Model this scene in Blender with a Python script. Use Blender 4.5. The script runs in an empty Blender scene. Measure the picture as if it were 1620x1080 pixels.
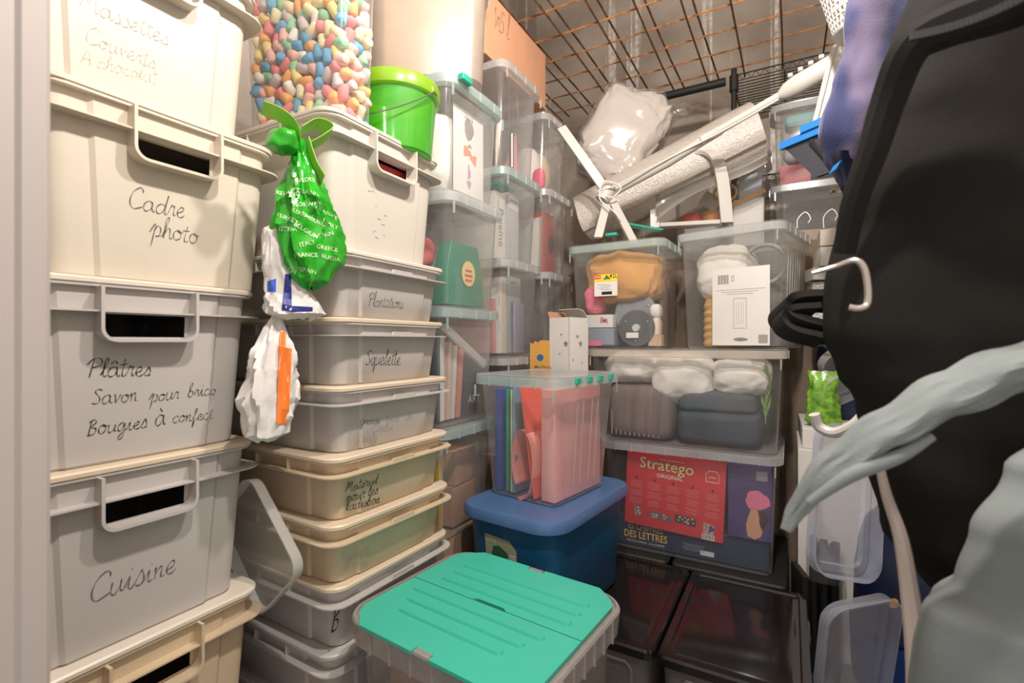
import bpy, bmesh, math, random
from mathutils import Vector, Matrix, noise, Euler
from mathutils.bvhtree import BVHTree

sc = bpy.context.scene
C = sc.collection
random.seed(7)
PI = math.pi

# ------------------------------------------------------------------ camera
CZ = 1.12                      # lens height over the floor
FPX = 774.0                    # focal length in pixels of the 1620 x 1080 frame
YAW = math.radians(29.6)       # looking this far to the left of the room's depth axis (+Y)
Fv = Vector((-math.sin(YAW), math.cos(YAW), 0))
Rv = Vector((math.cos(YAW), math.sin(YAW), 0))
cam_d = bpy.data.cameras.new('camera')
cam = bpy.data.objects.new('camera', cam_d)
C.objects.link(cam)
cam.location = (0, 0, CZ)
cam.rotation_euler = (PI / 2, 0, YAW)
cam_d.sensor_width = 36.0
cam_d.lens = 36.0 * FPX / 1620.0
cam_d.clip_start = 0.02
cam_d.dof.use_dof = True
cam_d.dof.focus_distance = 1.35
cam_d.dof.aperture_fstop = 4.0
sc.camera = cam

# ------------------------------------------------------------------ world, lamp, exposure
w = bpy.data.worlds.new('world')
sc.world = w
w.use_nodes = True
w.node_tree.nodes['Background'].inputs[0].default_value = (1.0, 0.95, 0.9, 1)
w.node_tree.nodes['Background'].inputs[1].default_value = 0.66
LAMPS = [((-0.08, 0.36, CZ + 1.24), 56), ((-0.05, 0.86, CZ + 1.24), 50)]   # bare bulb above the frame, and a second one added to brighten the back
for lp, en in LAMPS:
    ld = bpy.data.lights.new('bulb_light', 'POINT')
    ld.energy = en
    ld.color = (1.0, 0.94, 0.87)
    ld.shadow_soft_size = 0.035
    lo = bpy.data.objects.new('bulb_light', ld)
    C.objects.link(lo)
    lo.location = lp
sc.view_settings.view_transform = 'Standard'
sc.view_settings.look = 'None'
sc.view_settings.exposure = 0.22
sc.view_settings.gamma = 1.0
sc.view_settings.use_curve_mapping = False
sc.cycles.transparent_max_bounces = 24
sc.cycles.max_bounces = 8


# ------------------------------------------------------------------ pixel -> place (a pixel gives a direction; the plane gives the distance)
def ray(px, py):
    return Fv + Rv * ((px - 810.0) / FPX) + Vector((0, 0, (540.0 - py) / FPX))


def on_x(px, py, x):
    d = ray(px, py); s = x / d.x
    return Vector((0, 0, CZ)) + d * s


def on_y(px, py, y):
    d = ray(px, py); s = y / d.y
    return Vector((0, 0, CZ)) + d * s


def on_z(px, py, z):
    d = ray(px, py); s = (z - CZ) / d.z
    return Vector((0, 0, CZ)) + d * s


def at_d(px, py, D):
    return Vector((0, 0, CZ)) + ray(px, py) * D


# ------------------------------------------------------------------ materials
MATS = {}


def nodes_of(name):
    m = bpy.data.materials.new(name)
    m.use_nodes = True
    nt = m.node_tree
    return m, nt, nt.nodes, nt.links


def solid(name, col, rough=0.45, metal=0.0, var=0.06, scale=9.0, bump=0.0, bscale=120.0, spec=0.5, sheen=0.0, trans=0.0, alpha=1.0, stretch=None):
    """plain procedural material: colour with slight mottling and optional fine relief"""
    if name in MATS:
        return MATS[name]
    m, nt, N, L = nodes_of(name)
    b = N['Principled BSDF']
    b.inputs['Roughness'].default_value = rough
    b.inputs['Metallic'].default_value = metal
    b.inputs['Specular IOR Level'].default_value = spec
    if sheen:
        b.inputs['Sheen Weight'].default_value = sheen
        b.inputs['Sheen Roughness'].default_value = 0.5
    if trans:
        b.inputs['Subsurface Weight'].default_value = trans
        b.inputs['Subsurface Radius'].default_value = (0.01, 0.01, 0.01)
    tc = N.new('ShaderNodeTexCoord')
    mp = N.new('ShaderNodeMapping')
    if stretch:
        mp.inputs['Scale'].default_value = stretch
    L.new(tc.outputs['Object'], mp.inputs['Vector'])
    nz = N.new('ShaderNodeTexNoise')
    nz.inputs['Scale'].default_value = scale
    nz.inputs['Detail'].default_value = 4
    L.new(mp.outputs[0], nz.inputs['Vector'])
    rp = N.new('ShaderNodeValToRGB')
    rp.color_ramp.elements[0].position = 0.3
    rp.color_ramp.elements[1].position = 0.7
    c = Vector(col[:3])
    rp.color_ramp.elements[0].color = (*[max(0, x * (1 - var)) for x in c], 1)
    rp.color_ramp.elements[1].color = (*[min(1, x * (1 + var)) for x in c], 1)
    L.new(nz.outputs['Fac'], rp.inputs[0])
    L.new(rp.outputs[0], b.inputs['Base Color'])
    if bump:
        n2 = N.new('ShaderNodeTexNoise')
        n2.inputs['Scale'].default_value = bscale
        n2.inputs['Detail'].default_value = 3
        L.new(mp.outputs[0], n2.inputs['Vector'])
        bp = N.new('ShaderNodeBump')
        bp.inputs['Strength'].default_value = bump
        bp.inputs['Distance'].default_value = 0.004
        L.new(n2.outputs['Fac'], bp.inputs['Height'])
        L.new(bp.outputs[0], b.inputs['Normal'])
    MATS[name] = m
    return m


def clear(name, col=(0.85, 0.87, 0.86), fac=0.2, rough=0.12, tint=0.97, gl=0.5):
    """see-through plastic: transparent with a milky share and a gloss that grows at grazing angles"""
    if name in MATS:
        return MATS[name]
    m, nt, N, L = nodes_of(name)
    out = N['Material Output']
    b = N['Principled BSDF']
    b.inputs['Base Color'].default_value = (*col, 1)
    b.inputs['Roughness'].default_value = 0.35
    tr = N.new('ShaderNodeBsdfTransparent')
    tr.inputs[0].default_value = (tint, tint, tint, 1)
    tl = N.new('ShaderNodeBsdfTranslucent')
    tl.inputs[0].default_value = (*col, 1)
    mt = N.new('ShaderNodeMixShader'); mt.inputs[0].default_value = 0.45
    L.new(b.outputs[0], mt.inputs[1]); L.new(tl.outputs[0], mt.inputs[2])
    tc = N.new('ShaderNodeTexCoord')
    nz = N.new('ShaderNodeTexNoise'); nz.inputs['Scale'].default_value = 14; nz.inputs['Detail'].default_value = 3
    L.new(tc.outputs['Object'], nz.inputs['Vector'])
    lw = N.new('ShaderNodeLayerWeight'); lw.inputs['Blend'].default_value = 0.5
    pw = N.new('ShaderNodeMath'); pw.operation = 'POWER'; pw.inputs[1].default_value = 3.0
    L.new(lw.outputs['Facing'], pw.inputs[0])
    # milky share: base amount, a little mottled, thicker where one looks along the wall
    ml = N.new('ShaderNodeMath'); ml.operation = 'MULTIPLY_ADD'
    ml.inputs[1].default_value = fac * 0.5; ml.inputs[2].default_value = fac * 0.75
    L.new(nz.outputs['Fac'], ml.inputs[0])
    ad = N.new('ShaderNodeMath'); ad.operation = 'MULTIPLY_ADD'; ad.use_clamp = True
    ad.inputs[1].default_value = 0.66 * (1 - fac)
    L.new(pw.outputs[0], ad.inputs[0]); L.new(ml.outputs[0], ad.inputs[2])
    m1 = N.new('ShaderNodeMixShader')
    L.new(ad.outputs[0], m1.inputs[0]); L.new(tr.outputs[0], m1.inputs[1]); L.new(mt.outputs[0], m1.inputs[2])
    gs = N.new('ShaderNodeBsdfGlossy'); gs.inputs['Roughness'].default_value = rough
    g2 = N.new('ShaderNodeMath'); g2.operation = 'MULTIPLY_ADD'
    g2.inputs[1].default_value = gl; g2.inputs[2].default_value = 0.045
    L.new(pw.outputs[0], g2.inputs[0])
    m2 = N.new('ShaderNodeMixShader')
    L.new(g2.outputs[0], m2.inputs[0]); L.new(m1.outputs[0], m2.inputs[1]); L.new(gs.outputs[0], m2.inputs[2])
    L.new(m2.outputs[0], out.inputs[0])
    MATS[name] = m
    return m


CREAM = solid('cream plastic', (0.62, 0.55, 0.45), 0.42, var=0.05, scale=5, bump=0.05, bscale=300)
CREAM2 = solid('pale cream plastic', (0.60, 0.54, 0.455), 0.42, var=0.04, scale=5, bump=0.05, bscale=300)
GREYP = solid('light grey plastic', (0.49, 0.455, 0.43), 0.40, var=0.05, scale=5, bump=0.05, bscale=300)
WHITEP = solid('off white plastic', (0.60, 0.55, 0.48), 0.42, var=0.04, scale=5, bump=0.05, bscale=300)
BEIGE = solid('aged beige plastic', (0.58, 0.46, 0.315), 0.45, var=0.09, scale=6, bump=0.05, bscale=300)
BEIGE_LID = solid('beige lid plastic', (0.66, 0.54, 0.40), 0.42, var=0.06, scale=7)
LIDC = solid('cream lid plastic', (0.70, 0.62, 0.52), 0.40, var=0.05, scale=7)
CLEAR = clear('clear plastic', fac=0.09)
CLEAR2 = clear('hazy clear plastic', (0.82, 0.83, 0.82), fac=0.17)
FROST = clear('frosted plastic', (0.88, 0.85, 0.82), fac=0.55, rough=0.3)
MILK = clear('milky plastic', (0.62, 0.54, 0.46), fac=0.72, rough=0.3)
RIM = clear('aqua rim plastic', (0.62, 0.76, 0.74), fac=0.68, rough=0.2)
RIMW = clear('clear rim plastic', (0.80, 0.81, 0.80), fac=0.6, rough=0.2)
FILM = clear('glossy film', (0.9, 0.88, 0.86), fac=0.06, rough=0.12, gl=0.25)
TEAL = solid('teal plastic', (0.035, 0.42, 0.30), 0.32, var=0.05)
BLUE = solid('blue tub plastic', (0.010, 0.105, 0.23), 0.35, var=0.06, spec=0.5)
BLUELID = solid('slate blue lid', (0.07, 0.14, 0.30), 0.28, var=0.05)
BLACKP = solid('glossy black plastic', (0.012, 0.009, 0.009), 0.12, var=0.1, spec=0.6)
BLACKM = solid('matt black', (0.014, 0.013, 0.012), 0.6)
CARD = solid('brown cardboard', (0.50, 0.26, 0.15), 0.85, var=0.07, scale=14, bump=0.15, bscale=220)
CARD_PALE = solid('pale brown cardboard', (0.42, 0.27, 0.19), 0.85, var=0.07, scale=14, bump=0.15, bscale=220)
WHITECARD = solid('white card', (0.74, 0.70, 0.66), 0.6, var=0.03)
PAPER = solid('white paper', (0.80, 0.76, 0.73), 0.7, var=0.02)
INK = solid('black marker ink', (0.02, 0.018, 0.02), 0.5)
INKG = solid('faded grey ink', (0.36, 0.32, 0.29), 0.6)
INKM = solid('worn dark ink', (0.10, 0.09, 0.09), 0.6)
STEEL = solid('bright steel', (0.35, 0.34, 0.32), 0.45, metal=1.0)
WHITEM = solid('white enamel', (0.62, 0.58, 0.53), 0.35, var=0.03)
RUSTD = solid('dark rusty steel', (0.15, 0.065, 0.03), 0.85, var=0.5, scale=40, bump=0.4, bscale=400)
RUST = solid('rusty steel', (0.36, 0.15, 0.05), 0.8, var=0.5, scale=40, bump=0.4, bscale=400)
PINK = solid('salmon pink paper', (0.92, 0.34, 0.28), 0.6, var=0.03)
RED = solid('red card', (0.62, 0.05, 0.06), 0.45, var=0.05)
WHITECLOTH = solid('white cotton', (0.82, 0.77, 0.71), 0.9, var=0.02, bump=0.7, bscale=22)


# ------------------------------------------------------------------ mesh helpers
class MB:
    def __init__(self):
        self.v = []; self.f = []

    def add(self, vs, fs):
        o = len(self.v)
        self.v += [Vector(p) for p in vs]
        self.f += [[i + o for i in f] for f in fs]
        return self

    def loft(self, loops, cap0=True, cap1=True, closed=True, skip=()):
        n = len(loops[0]); fs = []
        vs = [p for l in loops for p in l]
        for k in range(len(loops) - 1):
            for i in range(n if closed else n - 1):
                if (k, i) in skip:
                    continue
                j = (i + 1) % n
                fs.append([k * n + i, k * n + j, (k + 1) * n + j, (k + 1) * n + i])
        if cap0: fs.append(list(range(n))[::-1])
        if cap1: fs.append([(len(loops) - 1) * n + i for i in range(n)])
        return self.add(vs, fs)

    def box(self, c, s, rot=None):
        x, y, z = [q / 2 for q in s]
        vs = [Vector((a * x, b * y, d * z)) for d in (-1, 1) for b in (-1, 1) for a in (-1, 1)]
        if rot is not None:
            vs = [rot @ p for p in vs]
        vs = [p + Vector(c) for p in vs]
        return self.add(vs, [[0, 2, 3, 1], [4, 5, 7, 6], [0, 1, 5, 4], [2, 6, 7, 3], [0, 4, 6, 2], [1, 3, 7, 5]])

    def rbox(self, c, s, r=0.004, n=3):
        """box with rounded vertical edges and chamfered top and bottom, base centre at c"""
        sx, sy, sz = s
        c = Vector(c)
        b = min(r * 0.6, sz * 0.3)
        ls = [rr(sx - 2 * b, sy - 2 * b, max(r - b, 0.0008), 0, n), rr(sx, sy, r, b, n), rr(sx, sy, r, sz - b, n), rr(sx - 2 * b, sy - 2 * b, max(r - b, 0.0008), sz, n)]
        return self.loft([[p + c for p in l] for l in ls])

    def tube(self, path, r, n=8, cap=True, flat=1.0):
        path = [Vector(p) for p in path]
        m = len(path); loops = []
        up = None
        for i, p in enumerate(path):
            t = (path[min(i + 1, m - 1)] - path[max(i - 1, 0)]).normalized()
            if up is None:
                up = Vector((0, 0, 1)) if abs(t.z) < 0.9 else Vector((1, 0, 0))
            a = (up - t * up.dot(t))
            if a.length < 1e-5:
                a = Vector((1, 0, 0)) - t * t.x
            a.normalize(); up = a
            b = t.cross(a)
            rad = r[i] if isinstance(r, (list, tuple)) else r
            loops.append([p + (a * math.cos(2 * PI * k / n) * flat + b * math.sin(2 * PI * k / n)) * rad for k in range(n)])
        return self.loft(loops, cap, cap)

    def strip(self, path, w, th, nrm=None):
        """flat bar along path: width along the given normal direction nrm"""
        path = [Vector(p) for p in path]; m = len(path); loops = []
        for i, p in enumerate(path):
            t = (path[min(i + 1, m - 1)] - path[max(i - 1, 0)]).normalized()
            a = Vector(nrm).normalized(); b = t.cross(a).normalized()
            loops.append([p + a * w / 2 + b * th / 2, p - a * w / 2 + b * th / 2, p - a * w / 2 - b * th / 2, p + a * w / 2 - b * th / 2])
        return self.loft(loops)

    def lathe(self, prof, n=24, c=(0, 0, 0), cap0=False, cap1=False):
        c = Vector(c)
        loops = [[c + Vector((r * math.cos(2 * PI * k / n), r * math.sin(2 * PI * k / n), z)) for k in range(n)] for r, z in prof]
        return self.loft(loops, cap0, cap1)

    def grid(self, fn, nu, nv, closed_u=False):
        vs = [fn(i / (nu if closed_u else nu - 1), j / (nv - 1)) for j in range(nv) for i in range(nu)]
        fs = []
        for j in range(nv - 1):
            for i in range(nu if closed_u else nu - 1):
                k = (i + 1) % nu
                fs.append([j * nu + i, j * nu + k, (j + 1) * nu + k, (j + 1) * nu + i])
        return self.add(vs, fs)

    def xf(self, M):
        self.v = [M @ p for p in self.v]
        return self

    def mesh(self, name, mat, sharp=35):
        me = bpy.data.meshes.new(name)
        me.from_pydata([tuple(p) for p in self.v], [], self.f)
        me.materials.append(mat)
        bm = bmesh.new(); bm.from_mesh(me)
        bmesh.ops.recalc_face_normals(bm, faces=bm.faces)
        bm.to_mesh(me); bm.free()
        me.polygons.foreach_set('use_smooth', [True] * len(me.polygons))
        me.set_sharp_from_angle(angle=math.radians(sharp))
        me.update()
        return me


def rr(w, d, r, z, n=5):
    r = min(r, w / 2 - 1e-4, d / 2 - 1e-4)
    pts = []
    for cx, cy, a0 in ((-1, -1, PI), (1, -1, 1.5 * PI), (1, 1, 0), (-1, 1, 0.5 * PI)):
        for k in range(n + 1):
            a = a0 + (PI / 2) * k / n
            pts.append(Vector((cx * (w / 2 - r) + r * math.cos(a), cy * (d / 2 - r) + r * math.sin(a), z)))
    return pts


def obj(name, me, parent=None, loc=None, rot=None):
    o = bpy.data.objects.new(name, me)
    C.objects.link(o)
    if parent is not None:
        o.parent = parent
    if loc is not None: o.location = loc
    if rot is not None: o.rotation_euler = rot
    return o


def part(name, mb, mat, parent, label=None, sharp=35):
    o = obj(name, mb.mesh(name, mat, sharp), parent)
    if label: o['label'] = label
    return o


def tag(o, label, cat, group=None):
    o['label'] = label; o['category'] = cat
    if group: o['group'] = group
    return o


def thing(name, label, cat, loc=(0, 0, 0), rz=0.0, group=None, rot=None):
    o = bpy.data.objects.new(name, None)
    C.objects.link(o)
    o.empty_display_size = 0.05
    o.location = loc
    o.rotation_euler = rot if rot is not None else (0, 0, rz)
    return tag(o, label, cat, group)


def single(name, mb, mat, label, cat, loc=(0, 0, 0), rz=0.0, group=None, rot=None, sharp=35):
    o = obj(name, mb.mesh(name, mat, sharp), None, loc, rot if rot is not None else (0, 0, rz))
    return tag(o, label, cat, group)


def struct(name, mb, mat, parent=None):
    o = obj(name, mb.mesh(name, mat), parent)
    if parent is None:
        o['kind'] = 'structure'
    return o


def fbm(p, seed=0.0, oct=3):
    return noise.fractal(Vector(p) + Vector((seed, seed * 1.7, -seed)), 1.0, 2.0, oct)


def lump(sx, sy, sz, seed=0.0, amp=0.06, freq=6.0, nu=40, nv=24, e=0.75, fold=0.0, ff=9.0):
    """soft bundle of cloth: a superellipsoid with folds, base at z = 0"""
    def sg(a, q):
        return math.copysign(abs(a) ** q, a)

    def fn(u, v):
        a = 2 * PI * u; b = PI * (v - 0.5)
        d = Vector((sg(math.cos(b), e) * sg(math.cos(a), e), sg(math.cos(b), e) * sg(math.sin(a), e), sg(math.sin(b), e)))
        p = Vector((d.x * sx / 2, d.y * sy / 2, d.z * sz / 2))
        k = 1 + amp * 2 * fbm(p * freq, seed)
        if fold:
            q = fbm(p * freq * 0.5, seed + 9)
            k += fold * (abs(math.sin((p.x * 0.8 + p.z * 1.1 + p.y * 0.5) * ff * 3 + q * 5)) ** 1.5 - 0.5)
        return p * k + Vector((0, 0, sz / 2))
    return MB().grid(fn, nu, nv, True)


def crumple(sx, sy, sz, seed=0.0, amp=0.10, freq=7.0, nu=72, nv=52, e=0.5, fine=0.5):
    """creased soft bundle: box-like superellipsoid with ridged folds at several scales, base at z = 0"""
    def sg(a, q):
        return math.copysign(abs(a) ** q, a)

    def ridge(p, s):
        return 0.6 - abs(noise.noise(p + Vector((s, -s * 1.3, s * .7)))) * 2.2

    def fn(u, v):
        a = 2 * PI * u; b = PI * (v - 0.5)
        d = Vector((sg(math.cos(b), e) * sg(math.cos(a), e), sg(math.cos(b), e) * sg(math.sin(a), e), sg(math.sin(b), e)))
        p = Vector((d.x * sx / 2, d.y * sy / 2, d.z * sz / 2))
        w_ = Vector((fbm(p * freq, seed + 4, 2), fbm(p * freq, seed + 8, 2), fbm(p * freq, seed + 12, 2))) * 0.04
        q = p + w_
        k = 1 + amp * (ridge(q * freq, seed) + fine * ridge(q * freq * 2.3, seed + 5) + fine * .4 * ridge(q * freq * 5, seed + 7)) + amp * .8 * fbm(p * freq * .45, seed + 2, 1)
        return p * k + Vector((0, 0, sz / 2))
    return MB().grid(fn, nu, nv, True)


def text_mesh(s, size, mat, bold=0.0, align='CENTER', narrow=1.0, shear=0.0, spacing=1.0):
    cu = bpy.data.curves.new('lettering', 'FONT')
    cu.body = s; cu.size = size; cu.align_x = align; cu.offset = bold * size; cu.shear = shear
    cu.resolution_u = 2; cu.space_character = spacing
    o = bpy.data.objects.new('lettering', cu)
    C.objects.link(o)
    dg = bpy.context.evaluated_depsgraph_get()
    me = bpy.data.meshes.new_from_object(o.evaluated_get(dg))
    bpy.data.objects.remove(o)
    bpy.data.curves.remove(cu)
    me.materials.clear(); me.materials.append(mat)
    if narrow != 1.0:
        for v in me.vertices: v.co.x *= narrow
    me.name = 'lettering'
    return me


def flat_text(s, size, mat, parent, u, v, y=-0.0006, name='lettering', rot=0.0, M=None, **k):
    """lettering lying on the parent's front face (facing local -Y) at (u, v)"""
    me = text_mesh(s, size, mat, **k)
    X = Matrix.Translation((u, y, v)) @ Matrix.Rotation(PI / 2, 4, 'X') @ Matrix.Rotation(rot, 4, 'Z')
    if M is not None: X = M @ X
    me.transform(X)
    return obj(name, me, parent)


# ------------------------------------------------------------------ cursive handwriting strokes
GL = {
    'a': (1.1, [[(.8, .85), (.45, 1), (.1, .6), (.15, .1), (.45, 0), (.75, .4), (.82, .95), (.8, .3), (.95, 0), (1.1, .12)]]),
    'b': (.95, [[(0, .2), (.35, 1.2), (.5, 1.85), (.32, 2), (.2, 1.2), (.15, .1), (.45, 0), (.75, .4), (.6, .9), (.35, .8)]]),
    'c': (.85, [[(.75, .8), (.5, 1), (.15, .7), (.1, .25), (.4, 0), (.85, .2)]]),
    'd': (1.15, [[(.8, .85), (.45, 1), (.1, .6), (.15, .1), (.45, 0), (.8, .5), (.98, 2.0)], [(.98, 2.0), (.85, .3), (1, 0), (1.15, .1)]]),
    'e': (.85, [[(0, .3), (.5, .55), (.65, .85), (.4, 1), (.12, .6), (.2, .1), (.5, 0), (.85, .25)]]),
    'f': (.75, [[(.05, .2), (.5, 1.3), (.6, 1.9), (.4, 2), (.3, 1), (.22, -.9), (.36, -.8), (.4, 0), (.75, .3)]]),
    'g': (1.05, [[(.8, .85), (.45, 1), (.1, .6), (.2, .1), (.5, .1), (.8, .9), (.75, -.6), (.45, -1), (.25, -.7), (.7, -.1), (1.05, .2)]]),
    'h': (.95, [[(.05, .1), (.4, 1.4), (.45, 2), (.25, 1.8), (.2, 0)], [(.2, .4), (.5, 1), (.7, .8), (.7, .1), (.95, .1)]]),
    'i': (.6, [[(.0, .2), (.25, 1), (.25, .2), (.4, 0), (.6, .15)], [(.32, 1.42), (.35, 1.52)]]),
    'l': (.55, [[(.0, .2), (.4, 1.3), (.45, 1.95), (.25, 1.9), (.2, .3), (.35, 0), (.55, .15)]]),
    'm': (1.2, [[(.0, .7), (.12, 1), (.15, 0)], [(.15, .5), (.4, 1), (.5, .8), (.5, 0)], [(.5, .5), (.75, 1), (.88, .8), (.9, .1), (1.2, .1)]]),
    'n': (.85, [[(.0, .7), (.12, 1), (.15, 0)], [(.15, .5), (.45, 1), (.58, .8), (.58, .1), (.85, .1)]]),
    'o': (.95, [[(.5, 1), (.15, .75), (.12, .25), (.4, 0), (.75, .3), (.72, .8), (.45, 1), (.6, .8), (.95, .85)]]),
    'p': (.9, [[(-.15, .3), (.25, 1.2), (.2, 0), (.1, -1)], [(.2, .5), (.45, 1), (.75, .8), (.7, .2), (.4, 0), (.9, .1)]]),
    'q': (1.0, [[(.8, .85), (.45, 1), (.1, .6), (.2, .1), (.5, .1), (.8, .9), (.78, -1), (1.0, .1)]]),
    'r': (.75, [[(.0, .2), (.25, 1), (.32, .85), (.52, .95), (.5, .4), (.58, .05), (.78, .12)]]),
    's': (.7, [[(.0, .1), (.4, .95), (.45, 1), (.62, .5), (.55, .1), (.3, 0), (.12, .12)], [(.45, .02), (.7, .15)]]),
    't': (.6, [[(.3, 1.8), (.2, .3), (.35, 0), (.6, .15)], [(-.05, 1.2), (.6, 1.32)]]),
    'u': (.95, [[(.1, 1), (.1, .2), (.35, 0), (.65, .5), (.7, 1), (.7, .2), (.95, .1)]]),
    'v': (.8, [[(.05, .9), (.2, 1), (.35, 0), (.65, .9), (.82, .85)]]),
    'x': (.8, [[(.1, 1), (.7, 0)], [(.7, 1), (.1, 0)]]),
    'A': (1.0, [[(0, 0), (.5, 1.9), (.95, 0)], [(.15, .7), (.9, .7)]]),
    'B': (1.05, [[(.3, 1.9), (.2, 0)], [(.1, 1.6), (.6, 1.9), (.75, 1.5), (.3, 1.0), (.8, .8), (.75, .15), (.1, 0)]]),
    'C': (1.15, [[(1.0, 1.6), (.95, 1.95), (.7, 2), (.2, 1.5), (.05, .6), (.4, 0), (1.15, .3)]]),
    'G': (1.1, [[(.9, 1.1), (.6, 1.3), (.15, .9), (.15, .2), (.5, 0), (.85, .4), (.9, 1.0), (.85, -.6), (.5, -1), (.3, -.6), (1.1, .3)]]),
    'M': (1.4, [[(-.1, .1), (.2, 1.9), (.35, 1.9), (.5, .6), (.95, 2), (1.05, .2), (1.4, .15)]]),
    'O': (1.1, [[(.6, 1.6), (.2, 1.3), (.15, .4), (.5, 0), (.95, .5), (.9, 1.3), (.55, 1.6)]]),
    'P': (1.05, [[(.3, 1.9), (.15, 0)], [(-.2, 1.3), (.3, 1.95), (.9, 1.9), (.95, 1.3), (.3, 1)]]),
    'S': (.95, [[(.85, 1.5), (.5, 1.7), (.2, 1.4), (.5, 1.0), (.75, .5), (.5, .05), (.05, .15)]]),
    '1': (.5, [[(.05, 1.0), (.3, 1.5), (.28, 0)]]),
    '5': (.8, [[(.7, 1.5), (.2, 1.5), (.15, .9), (.6, .8), (.6, .2), (.1, 0)]]),
    '0': (.8, [[(.4, 1.5), (.1, .8), (.35, 0), (.7, .7), (.4, 1.5)]]),
    '.': (.4, [[(.15, 0), (.22, .08)]]),
    ' ': (.6, []),
}
ACC = {'é': ('e', [(.45, 1.3), (.7, 1.7)]), 'à': ('a', [(.35, 1.7), (.6, 1.3)]), 'â': ('a', [(.2, 1.3), (.5, 1.65), (.8, 1.3)])}
for k, (b, s) in ACC.items():
    GL[k] = (GL[b][0], GL[b][1] + [s])


def catmull(p, k=4):
    if len(p) < 3:
        return [Vector(q) for q in p]
    q = [Vector(a) for a in p]
    q = [q[0] * 2 - q[1]] + q + [q[-1] * 2 - q[-2]]
    out = []
    for i in range(1, len(q) - 2):
        for j in range(k):
            t = j / k
            out.append(0.5 * (2 * q[i] + (q[i + 1] - q[i - 1]) * t + (2 * q[i - 1] - 5 * q[i] + 4 * q[i + 1] - q[i + 2]) * t * t + (3 * q[i] - q[i - 1] - 3 * q[i + 1] + q[i + 2]) * t ** 3))
    out.append(q[-2])
    return out


def handwriting(s, lw=0.09, wob=0.05, seed=1):
    """strokes of a line of writing as flat ribbons in letter units; returns MB (x right, z up) and width"""
    rnd = random.Random(seed + len(s))
    mb = MB(); x = 0
    for ch in s:
        adv, strokes = GL[ch]
        sc_ = 1 + rnd.uniform(-wob, wob) * 2
        for st in strokes:
            pts = catmull([(x + a * (1 + rnd.uniform(-wob, wob)) + b * 0.12, b * sc_ + rnd.uniform(-wob, wob) * .5, 0) for a, b in st])
            m = len(pts); loops = []
            for i, p in enumerate(pts):
                t = (pts[min(i + 1, m - 1)] - pts[max(i - 1, 0)]).normalized()
                n = Vector((-t.y, t.x, 0)); h = lw / 2 * (0.75 + 0.35 * math.sin(i * 0.9 + x))
                loops.append([Vector((p.x + n.x * h, 0, p.y + n.y * h)), Vector((p.x - n.x * h, 0, p.y - n.y * h))])
            for i in range(m - 1):
                mb.add([loops[i][0], loops[i][1], loops[i + 1][1], loops[i + 1][0]], [[0, 1, 2, 3]])
        x += adv
    return mb, x


TOTE_H = {}


def write_on(parent, s, p0, p1, plane, mat=None, lw=0.09, tall=1.0, seed=1):
    """handwriting on a box's front: p0, p1 = world points of the baseline's ends; plane(u, v) -> local y of the face"""
    mb, wd = handwriting(s, lw, seed=seed)
    MW = Matrix.Translation(parent.location) @ parent.rotation_euler.to_matrix().to_4x4()
    a = MW.inverted() @ p0; b = MW.inverted() @ p1
    d = Vector((b.x - a.x, 0, b.z - a.z)); k = d.length / wd; d.normalize()
    n = Vector((0, 0, 1))
    for i, q in enumerate(mb.v):
        r = Vector((a.x, 0, a.z)) + d * (q.x * k) + n * (q.z * k * tall)
        r.z = min(max(r.z, 0.004), TOTE_H.get(parent.name, 9.0) - 0.004)
        r.y = plane(r.x, r.z) - 0.0008
        mb.v[i] = r
    o = part('handwriting', mb, mat or INK, parent)
    return o


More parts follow.
